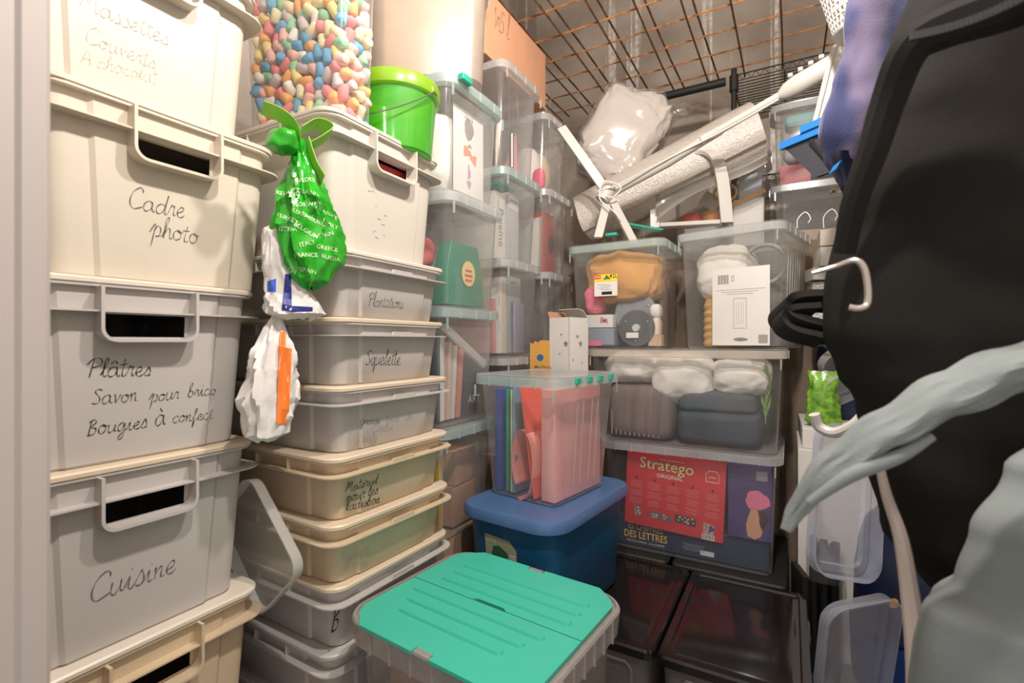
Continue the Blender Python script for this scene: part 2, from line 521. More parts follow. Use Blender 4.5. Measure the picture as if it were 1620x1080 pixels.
# ------------------------------------------------------------------ the room
def concrete(name):
    m, nt, N, L = nodes_of(name)
    b = N['Principled BSDF']; b.inputs['Roughness'].default_value = 0.9
    tc = N.new('ShaderNodeTexCoord')
    n1 = N.new('ShaderNodeTexNoise'); n1.inputs['Scale'].default_value = 2.2; n1.inputs['Detail'].default_value = 8
    L.new(tc.outputs['Object'], n1.inputs['Vector'])
    r1 = N.new('ShaderNodeValToRGB')
    r1.color_ramp.elements[0].position = 0.3; r1.color_ramp.elements[0].color = (0.32, 0.27, 0.225, 1)
    r1.color_ramp.elements[1].position = 0.7; r1.color_ramp.elements[1].color = (0.58, 0.50, 0.43, 1)
    L.new(n1.outputs['Fac'], r1.inputs[0])
    mp = N.new('ShaderNodeMapping'); mp.inputs['Scale'].default_value = (9.0, 9.0, 0.22)
    L.new(tc.outputs['Object'], mp.inputs['Vector'])
    n2 = N.new('ShaderNodeTexNoise'); n2.inputs['Scale'].default_value = 1.0; n2.inputs['Detail'].default_value = 3; n2.inputs['Roughness'].default_value = 0.65
    L.new(mp.outputs[0], n2.inputs['Vector'])
    r2 = N.new('ShaderNodeValToRGB')
    r2.color_ramp.elements[0].position = 0.56; r2.color_ramp.elements[0].color = (0, 0, 0, 1)
    r2.color_ramp.elements[1].position = 0.60; r2.color_ramp.elements[1].color = (1, 1, 1, 1)
    L.new(n2.outputs['Fac'], r2.inputs[0])
    n3 = N.new('ShaderNodeTexNoise'); n3.inputs['Scale'].default_value = 30; n3.inputs['Detail'].default_value = 4
    L.new(tc.outputs['Object'], n3.inputs['Vector'])
    mr = N.new('ShaderNodeMapRange'); mr.inputs[1].default_value = .35; mr.inputs[2].default_value = .65; mr.inputs[3].default_value = .25; mr.inputs[4].default_value = .95
    L.new(n3.outputs['Fac'], mr.inputs[0])
    mu = N.new('ShaderNodeMath'); mu.operation = 'MULTIPLY'
    L.new(r2.outputs[0], mu.inputs[0]); L.new(mr.outputs[0], mu.inputs[1])
    mx = N.new('ShaderNodeMix'); mx.data_type = 'RGBA'
    L.new(mu.outputs[0], mx.inputs[0]); L.new(r1.outputs[0], mx.inputs[6]); mx.inputs[7].default_value = (0.95, 0.90, 0.84, 1)
    L.new(mx.outputs[2], b.inputs['Base Color'])
    bp = N.new('ShaderNodeBump'); bp.inputs['Strength'].default_value = 0.4; bp.inputs['Distance'].default_value = 0.01
    L.new(n3.outputs['Fac'], bp.inputs['Height']); L.new(bp.outputs[0], b.inputs['Normal'])
    MATS[name] = m
    return m


CONC = concrete('streaked concrete')
FLOORM = solid('dark concrete floor', (0.16, 0.14, 0.125), 0.85, var=0.25, scale=6, bump=0.3, bscale=60)
PLASTER = solid('painted frame', (0.45, 0.40, 0.375), 0.55, var=0.02, scale=3)
XL, XR, YB, ZC = -1.66, 0.95, 3.30, 4.05
struct('floor', MB().box(((XL + XR) / 2, (YB - 0.3) / 2, -0.03), (XR - XL + 0.2, YB + 0.6, 0.06)), FLOORM)
struct('wall_back', MB().box(((XL + XR) / 2, YB + 0.05, ZC / 2), (XR - XL + 0.2, 0.1, ZC)), CONC)
struct('wall_left', MB().box((XL - 0.05, (YB + 0.1) / 2, ZC / 2), (0.1, YB - 0.1, ZC)), CONC)
struct('wall_right', MB().box((XR + 0.05, (YB + 0.1) / 2, ZC / 2), (0.1, YB - 0.1, ZC)), CONC)
struct('ceiling', MB().box(((XL + XR) / 2, YB / 2, ZC + 0.05), (XR - XL + 0.2, YB + 0.2, 0.1)), CONC)
# door jamb at the near left
jx, jy = -0.656, 0.2025
mb = MB()
mb.loft([[Vector((x, y, z)) for x, y in ((XL - 0.1, 0.06), (jx - 0.012, 0.06), (jx - 0.012, 0.125), (jx - 0.004, 0.130), (jx - 0.004, 0.176), (jx, 0.180), (jx, jy - 0.004), (jx - 0.004, jy), (XL - 0.1, jy))] for z in (0, ZC)])
o = struct('wall_front', mb, PLASTER)
o['label'] = 'pale painted door jamb along the left edge'

# rusty reinforcement mesh laid overhead
ZM = CZ + 1.40
SP = 0.175
root = thing('reinforcement_mesh', 'rusty steel reinforcement mesh hanging overhead below the concrete', 'steel mesh', (0, 1.4, ZM))
ym0, ym1 = 0.25, 2.86
rnd = random.Random(3)
for lay, (ox, oy, dz, tilt) in enumerate(((0.0, 0.0, 0.0, 0.0), (0.030, 0.012, 0.016, 0.012))):
    k = 0
    x = XL + 0.05 + ox
    while x < XR - 0.02:
        if not (lay == 1 and x > -0.35):
            mb = MB().tube([(x + (y - 1.4) * tilt + 0.004 * math.sin(y * 3 + x * 5), y - 1.4, dz + 0.004 * math.sin(y * 4 + x * 9)) for y in [ym0 + (ym1 - ym0) * i / 8 for i in range(9)]], 0.0044, 6)
            part('rebar', mb, RUSTD, root)
        x += SP
    y = ym0 + 0.06 + oy
    while y < ym1 and lay == 0:
        x1 = XR - 0.02 if lay == 0 else -0.15
        mb = MB().tube([(xx, y - 1.4 + 0.005 * math.sin(xx * 4 + y * 3), dz + 0.0085 + 0.004 * math.sin(xx * 5 + y)) for xx in [XL + 0.02 + (x1 - XL - 0.02) * i / 8 for i in range(9)]], 0.0046, 6)
        part('rebar', mb, RUST, root)
        y += SP

for (lx, ly, lz), lb in zip([l[0] for l in LAMPS], ('bare bulb holder hanging near the doorway', 'holder of the added bulb that brightens the back of the room')):
    t = thing('pendant_lamp', lb, 'lamp', (lx, ly, lz), 0)  # farther holder is unseen, made up to go with the added bulb
    part('socket', MB().lathe([(0.0, .095), (.014, .095), (.019, .085), (.019, .050), (.015, .046), (0.0, .046)], 16), solid('white bakelite', (.7, .67, .62), .4), t)
    part('cord', MB().tube([(0, 0, .094), (0, 0, ZM - lz)], .003, 6), solid('white cord', (.7, .67, .62), .5), t)

# black tube rail and wire shelving at the back
root = thing('wire_shelving', 'black wire shelving unit against the back wall under the mesh', 'shelving', (-0.25, 2.75, 0))
mb = MB().tube([(0, 0, 0), (0, 0, CZ + 1.40)], 0.014, 12)
part('post', mb, BLACKM, root)
for px_, py_ in ((1.14, 0), (0, 0.45), (1.14, 0.45)):
    part('post', MB().tube([(px_, py_, 0), (px_, py_, CZ + 1.40)], 0.014, 10), BLACKM, root)
for zz in (CZ + 1.335, CZ + 0.80, CZ + 0.40):
    mb = MB()
    for i in range(15):
        y = i * 0.45 / 14
        mb.tube([(0, y, zz), (1.14, y, zz)], 0.0032, 5)
    for i in range(6):
        x = i * 1.14 / 5
        mb.tube([(x, 0, zz - 0.006), (x, 0.45, zz - 0.006)], 0.0036, 5)
    for yy in (0.0, 0.45):
        mb.tube([(0, yy, zz + 0.03), (1.14, yy, zz + 0.03)], 0.004, 6)
        mb.tube([(0.02 * k, yy, zz + (0.03 if k % 2 else 0)) for k in range(58)], 0.0025, 5)
    part('wire_shelf', mb, BLACKM, root)
part('corner_clamp', MB().lathe([(0.0, -0.05), (0.022, -0.05), (0.022, 0.03), (0.0, 0.03)], 12, (0, 0, CZ + 1.335)), BLACKM, root)
mb = MB().tube([(-0.70, 2.75, CZ + 1.345), (-0.29, 2.75, CZ + 1.345)], 0.021, 14)
single('black_rail', mb, BLACKM, 'thick black metal rail below the far edge of the rusty mesh', 'rail')


# ------------------------------------------------------------------ opaque totes
def tote_outline(w, d, z, inset=0.06, pr=0.005, r=0.03, hole=None, n=4):
    pts = []

    def arc(cx, cy, a0):
        for k in range(n + 1):
            a = a0 + (PI / 2) * k / n
            pts.append(Vector((cx * (w / 2 - r) + r * math.cos(a), cy * (d / 2 - r) + r * math.sin(a), z)))
    arc(-1, -1, PI)
    a = w / 2 - inset
    b = hole or 0.06
    i0 = len(pts)
    for x, q in ((-a, 0), (-a + .007, pr), (-b, pr), (b, pr), (a - .007, pr), (a, 0)):
        pts.append(Vector((x, -d / 2 - q, z)))
    arc(1, -1, 1.5 * PI)
    a2 = d / 2 - inset * 1.3
    for y, q in ((-a2, 0), (-a2 + .007, pr), (a2 - .007, pr), (a2, 0)):
        pts.append(Vector((w / 2 + q, y, z)))
    arc(1, 1, 0)
    arc(-1, 1, 0.5 * PI)
    for y, q in ((a2, 0), (a2 - .007, pr), (-a2 + .007, pr), (-a2, 0)):
        pts.append(Vector((-w / 2 - q, y, z)))
    return pts, i0 + 2


TW, TD = 0.376, 0.52


def tote(label, xf, yc, zb, h, mat, lidmat, handle=True, rz=0.0, lid=True, group=None, w=TW, d=TD, name='storage_tote', fl=None, lidh=0.011):
    """lidded box with flange and (deep ones) a handle loop; xf = world x of the flange front, front faces +X"""
    fo = 0.024
    fl = fl if fl is not None else (0.045 if handle else 0.030)
    q = PI / 2 + rz
    ctr = Vector((xf, yc, zb)) - Matrix.Rotation(q, 3, 'Z') @ Vector((0, -d / 2 - fo, 0))
    t = thing(name, label, 'storage box', ctr, q, group)
    tp = 0.034 if handle else 0.03
    z1, z2 = h - fl - 0.040, h - fl - 0.002
    zs = [0.0, 0.004, z1, z2, h]
    loops = []; sk = 0
    for z in zs:
        k = tp * (1 - z / h) + (0.006 if z == 0 else 0)
        l, sk = tote_outline(w - k, d - k, z, hole=0.062)
        loops.append(l)
    mb = MB().loft(loops, True, False, skip={(2, sk)} if handle else ())
    part('body', mb, mat, t)
    # flange and upper lip
    mb = MB()
    for z, out, th in ((h - fl, fo, 0.003), (h - 0.004, 0.013, 0.004)):
        ls = [rr(w - .03, d - .03, .02, z), rr(w + 2 * out, d + 2 * out, .045, z), rr(w + 2 * out, d + 2 * out, .045, z + th), rr(w - .03, d - .03, .02, z + th)]
        mb.loft(ls, False, False)
    # stiffening ribs between flange and lip at the sides
    for sx in (-1, 1):
        for y in (-0.12, 0.0, 0.12):
            mb.box((sx * (w / 2 + 0.006), y, h - fl / 2), (0.016, 0.003, fl - 0.002))
    if not handle:
        mb.loft([[p + Vector((0, -d / 2 - fo + 0.004, h - fl + 0.001)) for p in rr(0.085, 0.006, 0.002, 0.0)], [p + Vector((0, -d / 2 - fo + 0.004, h - fl + 0.012)) for p in rr(0.070, 0.006, 0.002, 0.0)]])
    part('rim', mb, mat, t)
    if handle:
        hw, hb, yo = 0.071, h - fl - 0.046, -d / 2 - fo / 2 - 0.002
        path = [(-hw, yo, h - 0.004), (-hw, yo, hb + 0.02)]
        for k in range(1, 6):
            a = PI + (PI / 2) * k / 5
            path.append((-hw + 0.02 + 0.02 * math.cos(a), yo, hb + 0.02 + 0.02 * math.sin(a)))
        path += [(-x, y, z) for x, y, z in path[::-1]]
        mb = MB().strip(path, 0.030, 0.005, (0, 1, 0))
        part('handle', mb, mat, t)
    if lid:
        W, D = w + 0.030, d + 0.030
        ls = [rr(W - .004, D - .004, .040, h + .0004), rr(W, D, .042, h + .002), rr(W, D, .042, h + lidh - .003), rr(W - .006, D - .006, .039, h + lidh)]
        part('lid', MB().loft(ls, True, True), lidmat, t)
    k0 = tp
    TOTE_H[t.name] = h
    plane = lambda u, v: -(d - k0 * (1 - v / h)) / 2 - 0.005
    return t, plane


PITCH = 0.306
LS = 'deep handled storage boxes stacked at the left'
H1 = PITCH - 0.0115
specs = [  # label, y centre, level, body, lid
    ('grey handled storage box lowest at the left, cropped by the photo edge', 0.435, 0, GREYP, LIDC),
    ('beige handled storage box under the one marked Cuisine', 0.435, 1, BEIGE, LIDC),
    ('grey handled storage box with Cuisine handwritten on it', 0.425, 2, GREYP, BEIGE_LID),
    ('grey handled storage box with three handwritten lines starting Plâtres', 0.425, 3, GREYP, LIDC),
    ('cream handled storage box with Cadre photo handwritten on it', 0.470, 4, CREAM, CREAM),
    ('cream handled storage box with faint writing, topmost at the left', 0.432, 5, CREAM2, CREAM2),
]
T = {}
for i, (lb, yc, lv, m1, m2) in enumerate(specs):
    T[i], P_ = tote(lb, -0.95, yc, lv * PITCH + 0.0, H1, m1, m2, rz=(0.0, 0.01, 0.008, -0.004, 0.0, 0.0)[i], group=LS)
    FP = P_


def wr(t, s, a, b, xf, mat=INK, lw=0.09, tall=1.0, seed=1, plane=None):
    write_on(t, s, on_x(*a, xf), on_x(*b, xf), plane or FP, mat, lw, tall, seed)


XW = -0.978
wr(T[5], 'Massettes', (128, 12), (266, 72), XW, INKG, .07)
wr(T[5], 'Couverts', (136, 66), (246, 108), XW, INKG, .06)
wr(T[5], 'A chocolat', (130, 98), (250, 132), XW, INKG, .05)
wr(T[4], 'Cadre', (203, 328), (292, 345), XW, INKM, .095)
wr(T[4], 'photo', (240, 372), (314, 386), XW, INKM, .095)
wr(T[3], 'Plâtres', (138, 596), (238, 594), XW, INK, .11)
wr(T[3], 'Savon', (145, 640), (218, 634), XW, INK, .10)
wr(T[3], 'pour', (238, 636), (284, 630), XW, INK, .10, seed=3)
wr(T[3], 'brico', (297, 628), (342, 624), XW, INK, .10, seed=4)
wr(T[3], 'Bougies', (138, 690), (234, 676), XW, INK, .11)
wr(T[3], 'à', (246, 674), (264, 671), XW, INK, .10)
wr(T[3], 'confect.', (274, 669), (342, 662), XW, INK, .10)
wr(T[2], 'Cuisine', (142, 955), (280, 904), XW, INKM, .09)

# second stack: shallow boxes with a deep one on top
S2 = 'shallow lidded storage boxes in the second stack'
XS2 = -0.84
rows = [  # label, flange z (rel camera), body, lid, x front, yc, yaw
    ('grey shallow storage box at the bottom of the second stack', -0.720, GREYP, GREYP, -0.835, 0.915, -0.02),
    ('grey shallow storage box with black letter B under the pale beige boxes', -0.572, GREYP, BEIGE_LID, -0.825, 0.915, -0.02),
    ('beige shallow storage box with two faint pencilled words', -0.434, BEIGE, BEIGE_LID, -0.815, 0.905, -0.03),
    ('beige shallow storage box with black word Matériel scrawled on it', -0.290, BEIGE, BEIGE_LID, -0.815, 0.905, -0.02),
    ('grey shallow storage box with four faded handwritten lines', -0.140, GREYP, BEIGE_LID, -0.825, 0.920, 0.0),
    ('grey shallow storage box with Squelette written on it', 0.012, GREYP, BEIGE_LID, -0.835, 0.925, 0.03),
    ('grey shallow storage box with Plantations written on it', 0.163, GREYP, LIDC, -0.835, 0.925, 0.03),
]
U = {}
SH = 0.139
zb = CZ - 0.720 - 0.109
for i, (lb, fz, m1, m2, xf, yc, rz) in enumerate(rows):
    hh = CZ + fz + 0.03 - zb
    U[i], SPL = tote(lb, xf, yc, zb, hh, m1, m2, handle=False, rz=rz, group=S2)
    zb += hh + 0.0115
U[7], WPL = tote('off-white deep handled storage box under the green bucket', -0.84, 0.905, zb, 0.288, WHITEP, WHITEP, handle=True, rz=0.02)
# something red lies behind the handle hole
o = single('red_folder', MB().rbox((0, 0, 0), (0.17, 0.02, 0.235), 0.003), RED, 'red folder showing through the handle hole of the off-white box', 'folder', (-0.895, 0.905, CZ + 0.163 + 0.046), PI / 2)
tote('grey deep storage box at floor level carrying the second stack', -0.835, 0.915, 0.0, CZ - 0.720 - 0.109 - 0.010, GREYP, GREYP, handle=False, rz=-0.02, group=S2)

X2 = XS2 - 0.028
wr(U[6], 'Plantations', (580, 484), (636, 488), X2, INKM, .10, 1.2, plane=SPL)
wr(U[5], 'Squelette.', (574, 577), (634, 577), X2, INK, .10, 1.2, plane=SPL)
wr(U[4], 'Grosse', (561, 671), (594, 669), X2, INKM, .10, 0.8, plane=SPL)
wr(U[4], 'boule', (603, 668), (625, 666), X2, INKG, .10, 0.8, plane=SPL)
wr(U[4], 'de', (634, 664), (646, 663), X2, INKG, .10, 0.8, plane=SPL)
wr(U[4], 'Cotillon', (583, 683), (616, 680), X2, INKG, .10, 0.8, plane=SPL)
wr(U[4], 'Oeufs', (561, 700), (591, 697), X2, INKG, .10, 0.8, plane=SPL)
wr(U[4], 'boule 150.', (561, 716), (618, 709), X2, INKG, .10, 0.8, plane=SPL)
X3 = -0.815 - 0.03
wr(U[3], 'Matériel', (547, 779), (596, 764), X3, INK, .16, 0.8, plane=SPL)
wr(U[3], 'pour les', (549, 795), (598, 780), X3, INK, .15, 0.8, plane=SPL)
wr(U[3], 'ladisbos.', (549, 809), (604, 795), X3, INK, .15, 0.8, plane=SPL)
wr(U[2], 'Poudrette', (541, 892), (586, 876), X3, INKG, .09, 1.2, plane=SPL)
wr(U[2], 'A mini', (547, 912), (584, 899), X3, INKG, .08, 1.2, plane=SPL)
wr(U[1], 'B', (528, 1003), (541, 998), X3, INK, .16, 1.2, plane=SPL)

# worn-off scribbles on the off-white box
rnd = random.Random(2)
mb = MB()
for k in range(9):
    a = on_x(580 + rnd.uniform(0, 30), 300 + rnd.uniform(0, 75), -0.868)
    MWt = (Matrix.Translation(U[7].location) @ U[7].rotation_euler.to_matrix().to_4x4()).inverted()
    p = MWt @ a
    dx, dz = rnd.uniform(.004, .014), rnd.uniform(-.004, .012)
    y = WPL(p.x, p.z) - .0008
    mb.add([(p.x, y, p.z), (p.x + dx, y, p.z + dz), (p.x + dx, y, p.z + dz + .0012), (p.x, y, p.z + .0016)], [[0, 1, 2, 3]])
part('scribble_marks', mb, INKG, U[7])


# ------------------------------------------------------------------ see-through boxes
LIDCLR = clear('clear lid plastic', (.80, .82, .81), fac=.18, rough=.15)


def cbox(label, ctr, zb, w, d, h, rz=0.0, group=None, body=None, rim=None, lid=True, clips=0, clipmat=None, taper=0.03, skirt=0.03, r=0.035, name='clear_storage_box', ribs=3, grooves=0, lidmat=None):
    """clear box: tapered walls, skirted rim with ribs, lid plate, clips; rim outer width = w"""
    body = body or (CLEAR2 if rz == PI / 2 else CLEAR); rim = rim or RIMW
    t = thing(name, label, 'storage box', (ctr[0], ctr[1], zb), rz, group)
    bw, bd = w - 0.036, d - 0.036
    hs = h - 0.006
    ls = [rr(bw - taper - .02, bd - taper - .02, r - .012, 0), rr(bw - taper - .004, bd - taper - .004, r - .004, 0.006), rr(bw - taper, bd - taper, r, 0.02), rr(bw, bd, r, hs)]
    part('body', MB().loft(ls, True, False), body, t)
    mb = MB().loft([rr(bw - .002, bd - .002, r, hs - skirt), rr(w, d, r + .014, hs - skirt + .003), rr(w, d, r + .014, hs), rr(bw - .004, bd - .004, r, hs)], False, False)
    for k in range(ribs):
        f = -0.5 + (k + 0.5) / ribs
        for s in (-1, 1):
            mb.box((f * (w - .08), s * (d / 2 + .0005), hs - skirt / 2), (.0025, .005, skirt))
            mb.box((s * (w / 2 + .0005), f * (d - .08), hs - skirt / 2), (.005, .0025, skirt))
    for sx in (-1, 1):
        for sy in (-1, 1):
            mb.box((sx * (w / 2 - .022), sy * (d / 2 - .003), hs - skirt - .018), (.004, .006, .036))
    part('rim', mb, rim, t)
    if lid:
        ls = [rr(w - .006, d - .006, r + .01, hs), rr(w - .004, d - .004, r + .012, h - .001), rr(w - .016, d - .016, r + .006, h), rr(w - .03, d - .03, r, h), rr(w - .036, d - .036, r, h - .003)]
        part('lid', MB().loft(ls, False, True), lidmat or LIDCLR, t)
    for k in range(clips):
        f = -0.5 + (k + 0.5) / clips
        mb = MB().rbox((w / 2 + .003, f * (d - .12), hs - .016), (.010, .026, .018), .002)
        part('clip', mb, clipmat or TEAL, t)
    if grooves:
        mb = MB()
        for k in range(grooves):
            f = (-0.5 + (k + .5) / grooves) * 0.5
            kx = lambda z: bw / 2 - taper / 2 * (1 - z / hs) + .0012
            for e in (-1, 1):
                mb.tube([(kx(.05), f * bd + e * .018, .05), (kx(hs - .07), f * bd + e * .018, hs - .07)], .0012, 5)
            mb.tube([(kx(hs - .07), f * bd - .018, hs - .07), (kx(hs - .07), f * bd + .018, hs - .07)], .0012, 5)
        part('side_ribs', mb, rim, t)
    return t


def slab(name, label, cat, c, s, mat, rz=0.0, rot=None, r=0.002, group=None):
    """a plain rounded slab, base centre at c"""
    return single(name, MB().rbox((0, 0, 0), s, r), mat, label, cat, c, rz, group, rot)


def book(label, c, s, cover, rz=0.0, lean=0.0, group=None, name='book', pages=None, spine=1):
    """standing book: cover wraps a page block; thickness along local x, spine towards local -Y"""
    t = thing(name, label, 'book', c, 0, group, rot=(0, 0, rz))
    if lean:
        t.rotation_euler = (Euler((0, 0, rz)).to_matrix() @ Euler((0, lean, 0)).to_matrix()).to_euler()
    th, dp, ht = s
    cv = 0.0018
    mb = MB().loft([[Vector((x, y, z)) for x, y in ((-th / 2, dp / 2), (-th / 2, -dp / 2), (th / 2, -dp / 2), (th / 2, dp / 2), (th / 2 - cv, dp / 2), (th / 2 - cv, -dp / 2 + cv), (-th / 2 + cv, -dp / 2 + cv), (-th / 2 + cv, dp / 2))] for z in (0, ht)])
    part('cover', mb, cover, t)
    part('pages', MB().box((0, cv / 2 - .002, ht / 2), (th - 2 * cv - .0004, dp - cv - .008, ht - .008)), pages or PAPER, t)
    return t


def cm(name, col, rough=0.5, **k):
    return solid(name, col, rough, **k)


def carton(label, c, s, mat, rz=0.0, group=None, flaps=True, tape=False, name='cardboard_box'):
    t = thing(name, label, 'cardboard box', c, rz, group)
    sx, sy, sz = s
    part('body', MB().rbox((0, 0, 0), (sx, sy, sz - .004), .003), mat, t)
    if flaps:
        for k in (-1, 1):
            part('flap', MB().box((0, k * sy / 4, sz - .002), (sx - .001, sy / 2 - .003, .004)), mat, t)
    if tape:
        part('tape', MB().box((0, 0, sz + .0006), (sx, .05, .0008)), cm('brown tape', (.45, .30, .16), .25), t)
    return t


Q = PI / 2
# ---- third column along the left wall (fronts face +X)
D3 = 0.46
G3 = 'clear storage boxes along the left wall'
b3a = cbox('clear box with a white printed sheet behind its front, beside the green bucket', (-0.86 - D3 / 2, 1.31), CZ + 0.452, 0.33, D3, 0.348, Q, G3, rim=RIM, clips=0)
part('clip', MB().rbox((-.10, -D3 / 2 - .012, .325), (.05, .02, .02), .003), TEAL, b3a)
cbox('clear box holding a green bag with a yellow round emblem', (-0.86 - D3 / 2, 1.315), CZ + 0.108, 0.33, D3, 0.344, Q, G3)
cbox('clear box of books with a slanting plastic lid inside', (-0.89 - D3 / 2, 1.33), CZ - 0.264, 0.345, D3, 0.372, Q, G3, rim=RIM)
cbox('clear box with brown cartons inside, left of the blue tub', (-0.89 - D3 / 2, 1.32), CZ - 0.617, 0.33, D3, 0.353, Q, G3, rim=RIM)
carton('large brown carton on the floor under the clear box of cartons', (-1.13, 1.31, 0), (0.40, 0.32, CZ - 0.617), CARD_PALE)
# contents
x0 = -0.86 - 0.045
sheet = thing('printed_sheet', 'white sheet printed with a grey shape and orange flowers inside a clear box', 'paper sheet', (-0.912, 1.32, CZ + 0.475), Q)
part('sheet', MB().box((0, 0, .135), (.17, .001, .27)), PAPER, sheet)
pg = cm('printed grey', (.30, .25, .24)); po = cm('printed orange', (.80, .25, .13)); pgr = cm('printed green', (.2, .4, .2)); pm = cm('printed mauve', (.45, .32, .40))


def blob(mb, cx, cz, rx, rz_, seed, n=18, am=.25, y=-.0012):
    pts = []
    for k in range(n):
        a = 2 * PI * k / n
        q = 1 + am * math.sin(3 * a + seed) + am * .6 * math.sin(7 * a + seed * 2)
        pts.append(Vector((cx + rx * q * math.cos(a), y, cz + rz_ * q * math.sin(a))))
    mb.add(pts, [list(range(n))])
    return mb


part('print', blob(MB(), .0, .215, .026, .034, 1, am=.08), pg, sheet)
mb = MB()
for k in range(5):
    mb.add([(-.02 + .01 * k - .004, -.0012, .244), (-.02 + .01 * k + .004, -.0012, .244), (-.02 + .01 * k, -.0012, .262)], [[0, 1, 2]])
part('print', mb, pg, sheet)
part('print', blob(blob(MB(), -.012, .14, .022, .016, 2), .028, .125, .018, .016, 5), po, sheet)
part('print', blob(MB(), .004, .162, .010, .006, 3), pgr, sheet)
part('print', blob(blob(MB(), 0, .075, .008, .024, 2), .0, .038, .012, .012, 6), pm, sheet)
single('folded_cloth', crumple(.31, .24, .28, 3, .05), WHITECLOTH, 'pale folded cloth filling the clear box behind the printed sheet', 'cloth', (-1.085, 1.31, CZ + .460))
# green gift bag
GB = cm('green gloss paper', (.012, .21, .12), .3)
t = thing('gift_bag', 'green paper bag with a yellow round emblem inside a clear box', 'bag', (-0.955, 1.325, CZ + .118), Q)
part('bag', MB().loft([rr(.215, .06, .004, 0), rr(.205, .055, .004, .10), rr(.15, .05, .004, .20)]), GB, t)
part('emblem', MB().xf(Matrix.Identity(4)).add([(.01 + .038 * math.cos(2 * PI * k / 24), -.0315, .105 + .042 * math.sin(2 * PI * k / 24)) for k in range(24)], [list(range(24))]), cm('printed yellow', (.85, .62, .22)), t)
mb = MB()
for k in range(3):
    mb.box((.01, -.0322, .115 - k * .016), (.044 - .008 * abs(k - 1), .0006, .007))
part('emblem_print', mb, RED, t)
single('pink_cloth', lump(.09, .075, .10, 5, .06, 9), cm('coral cloth', (.85, .17, .18), .8), 'coral pink cloth beside the green bag', 'cloth', (-1.045, 1.235, CZ + .235))
slab('grey_folder', 'grey folder standing behind the green bag', 'folder', (-1.12, 1.315, CZ + .118), (.21, .02, .28), cm('grey card', (.36, .34, .33)), Q)
# books in the third box
xb = -0.89 - 0.05
G_B3 = 'books standing in the clear box with the slanting lid'
for lb, y, th, col, hh, ln in (
        ('thin white book at the left of its clear box', 1.215, .022, (.70, .66, .62), .27, 0),
        ('dark slate book between white ones in the clear box', 1.197, .014, (.07, .09, .12), .28, 0),
        ('pale pink book in the clear box with the slanting lid', 1.245, .014, (.75, .50, .42), .25, .05),
        ('white paperback leaning in the clear box', 1.270, .016, (.72, .68, .62), .24, .08),
        ('salmon spined book leaning in the clear box', 1.300, .022, (.70, .25, .18), .24, .10)):
    book(lb, (xb - .115, y + .027, CZ - .252), (th, .19, hh), cm(lb, col), Q, ln, G_B3)
t = book('charcoal book lettered in white in the clear box', (xb - .115, 1.398, CZ - .252), (.085, .19, .20), cm('charcoal cover', (.05, .05, .05)), Q, .04, G_B3)
flat_text('ART', .04, PAPER, t, .02, .04, -.0962)
mb = MB().strip([(xb + .012, 1.21, CZ + .045), (xb + .012, 1.435, CZ - .08)], .012, .024, (1, 0, 0))
single('acrylic_sheet', mb, FROST, 'clear acrylic strip wedged slantwise above the books', 'acrylic strip')
# cartons in the fourth box
carton('small brown carton, upper one behind the clear wall beside the blue tub', (-1.055, 1.36, CZ - .474), (.13, .20, .11), CARD, Q + .06)
carton('small brown carton, lower one behind the clear wall beside the blue tub', (-1.055, 1.36, CZ - .607), (.14, .20, .13), CARD, Q)
slab('grey_board', 'pale grey board standing at the left inside the clear box of cartons', 'board', (-1.08, 1.24, CZ - .608), (.012, .24, .27), cm('pale grey card', (.52, .52, .52)), Q)
slab('yellow_carton', 'yellow packet standing upright between the shallow boxes and clear boxes', 'packet', (-1.06, 1.22, CZ - .608), (.014, .22, .24), cm('yellow card', (.75, .48, .04)), Q)

# ---- fourth column
D4 = 0.44
XF4 = -0.93
cbox('clear box with metal whisk and pale spoon, topmost beside the peach cardboard box', (XF4 - D4 / 2, 1.7483), CZ + 0.6720, .33, D4, 0.4043, Q, G3)
cbox('clear box holding white books, one lettered Baleine', (XF4 - D4 / 2, 1.7535), CZ + 0.3202, .33, D4, 0.3518, Q, G3, rim=RIM)
cbox('clear box of binders and cream books behind the star-printed carton', (XF4 - D4 / 2, 1.7588), CZ - 0.0578, .33, D4, 0.3780, Q, G3)
cbox('clear box low in the corner behind the pink box', (XF4 - D4 / 2, 1.7588), CZ - 0.4410, .33, D4, 0.3832, Q, G3)
carton('brown carton on the floor under the corner boxes', (XF4 - D4 / 2, 1.7588, 0), (.40, .31, CZ - 0.4410), CARD_PALE)
# contents of the topmost
t = thing('wire_whisk', 'steel wire whisk inside the topmost clear box', 'whisk', (-1.015, 1.7850, CZ + 0.7298))
mb = MB()
for k in range(5):
    a = PI * k / 5
    mb.tube([(.03 * math.sin(PI * i / 14) ** .7 * math.cos(a), .03 * math.sin(PI * i / 14) ** .7 * math.sin(a), .13 + .10 * (1 - math.cos(PI * i / 14)) / 1.0) for i in range(15)], .0014, 5)
part('wires', mb, STEEL, t)
part('grip', MB().tube([(0, 0, 0), (0, 0, .14)], .009, 10), STEEL, t)
part('ring', MB().tube([(.0, .02 * math.cos(a), -.02 + .02 * math.sin(a)) for a in [2 * PI * k / 16 for k in range(17)]], .002, 6), STEEL, t)
mb = MB().tube([(-1.0185, 1.6643, CZ + 0.6930), (-1.0185, 1.6747, CZ + 0.7980), (-1.0185, 1.6853, CZ + 0.8715), (-1.0185, 1.6800, CZ + 0.9135), (-1.0185, 1.6695, CZ + 0.9345)], [.006, .012, .014, .022, .012], 10, flat=.6)
single('wooden_spoon', mb, cm('pale wood', (.75, .62, .50)), 'pale wooden spoon leaning inside the topmost clear box', 'spoon')
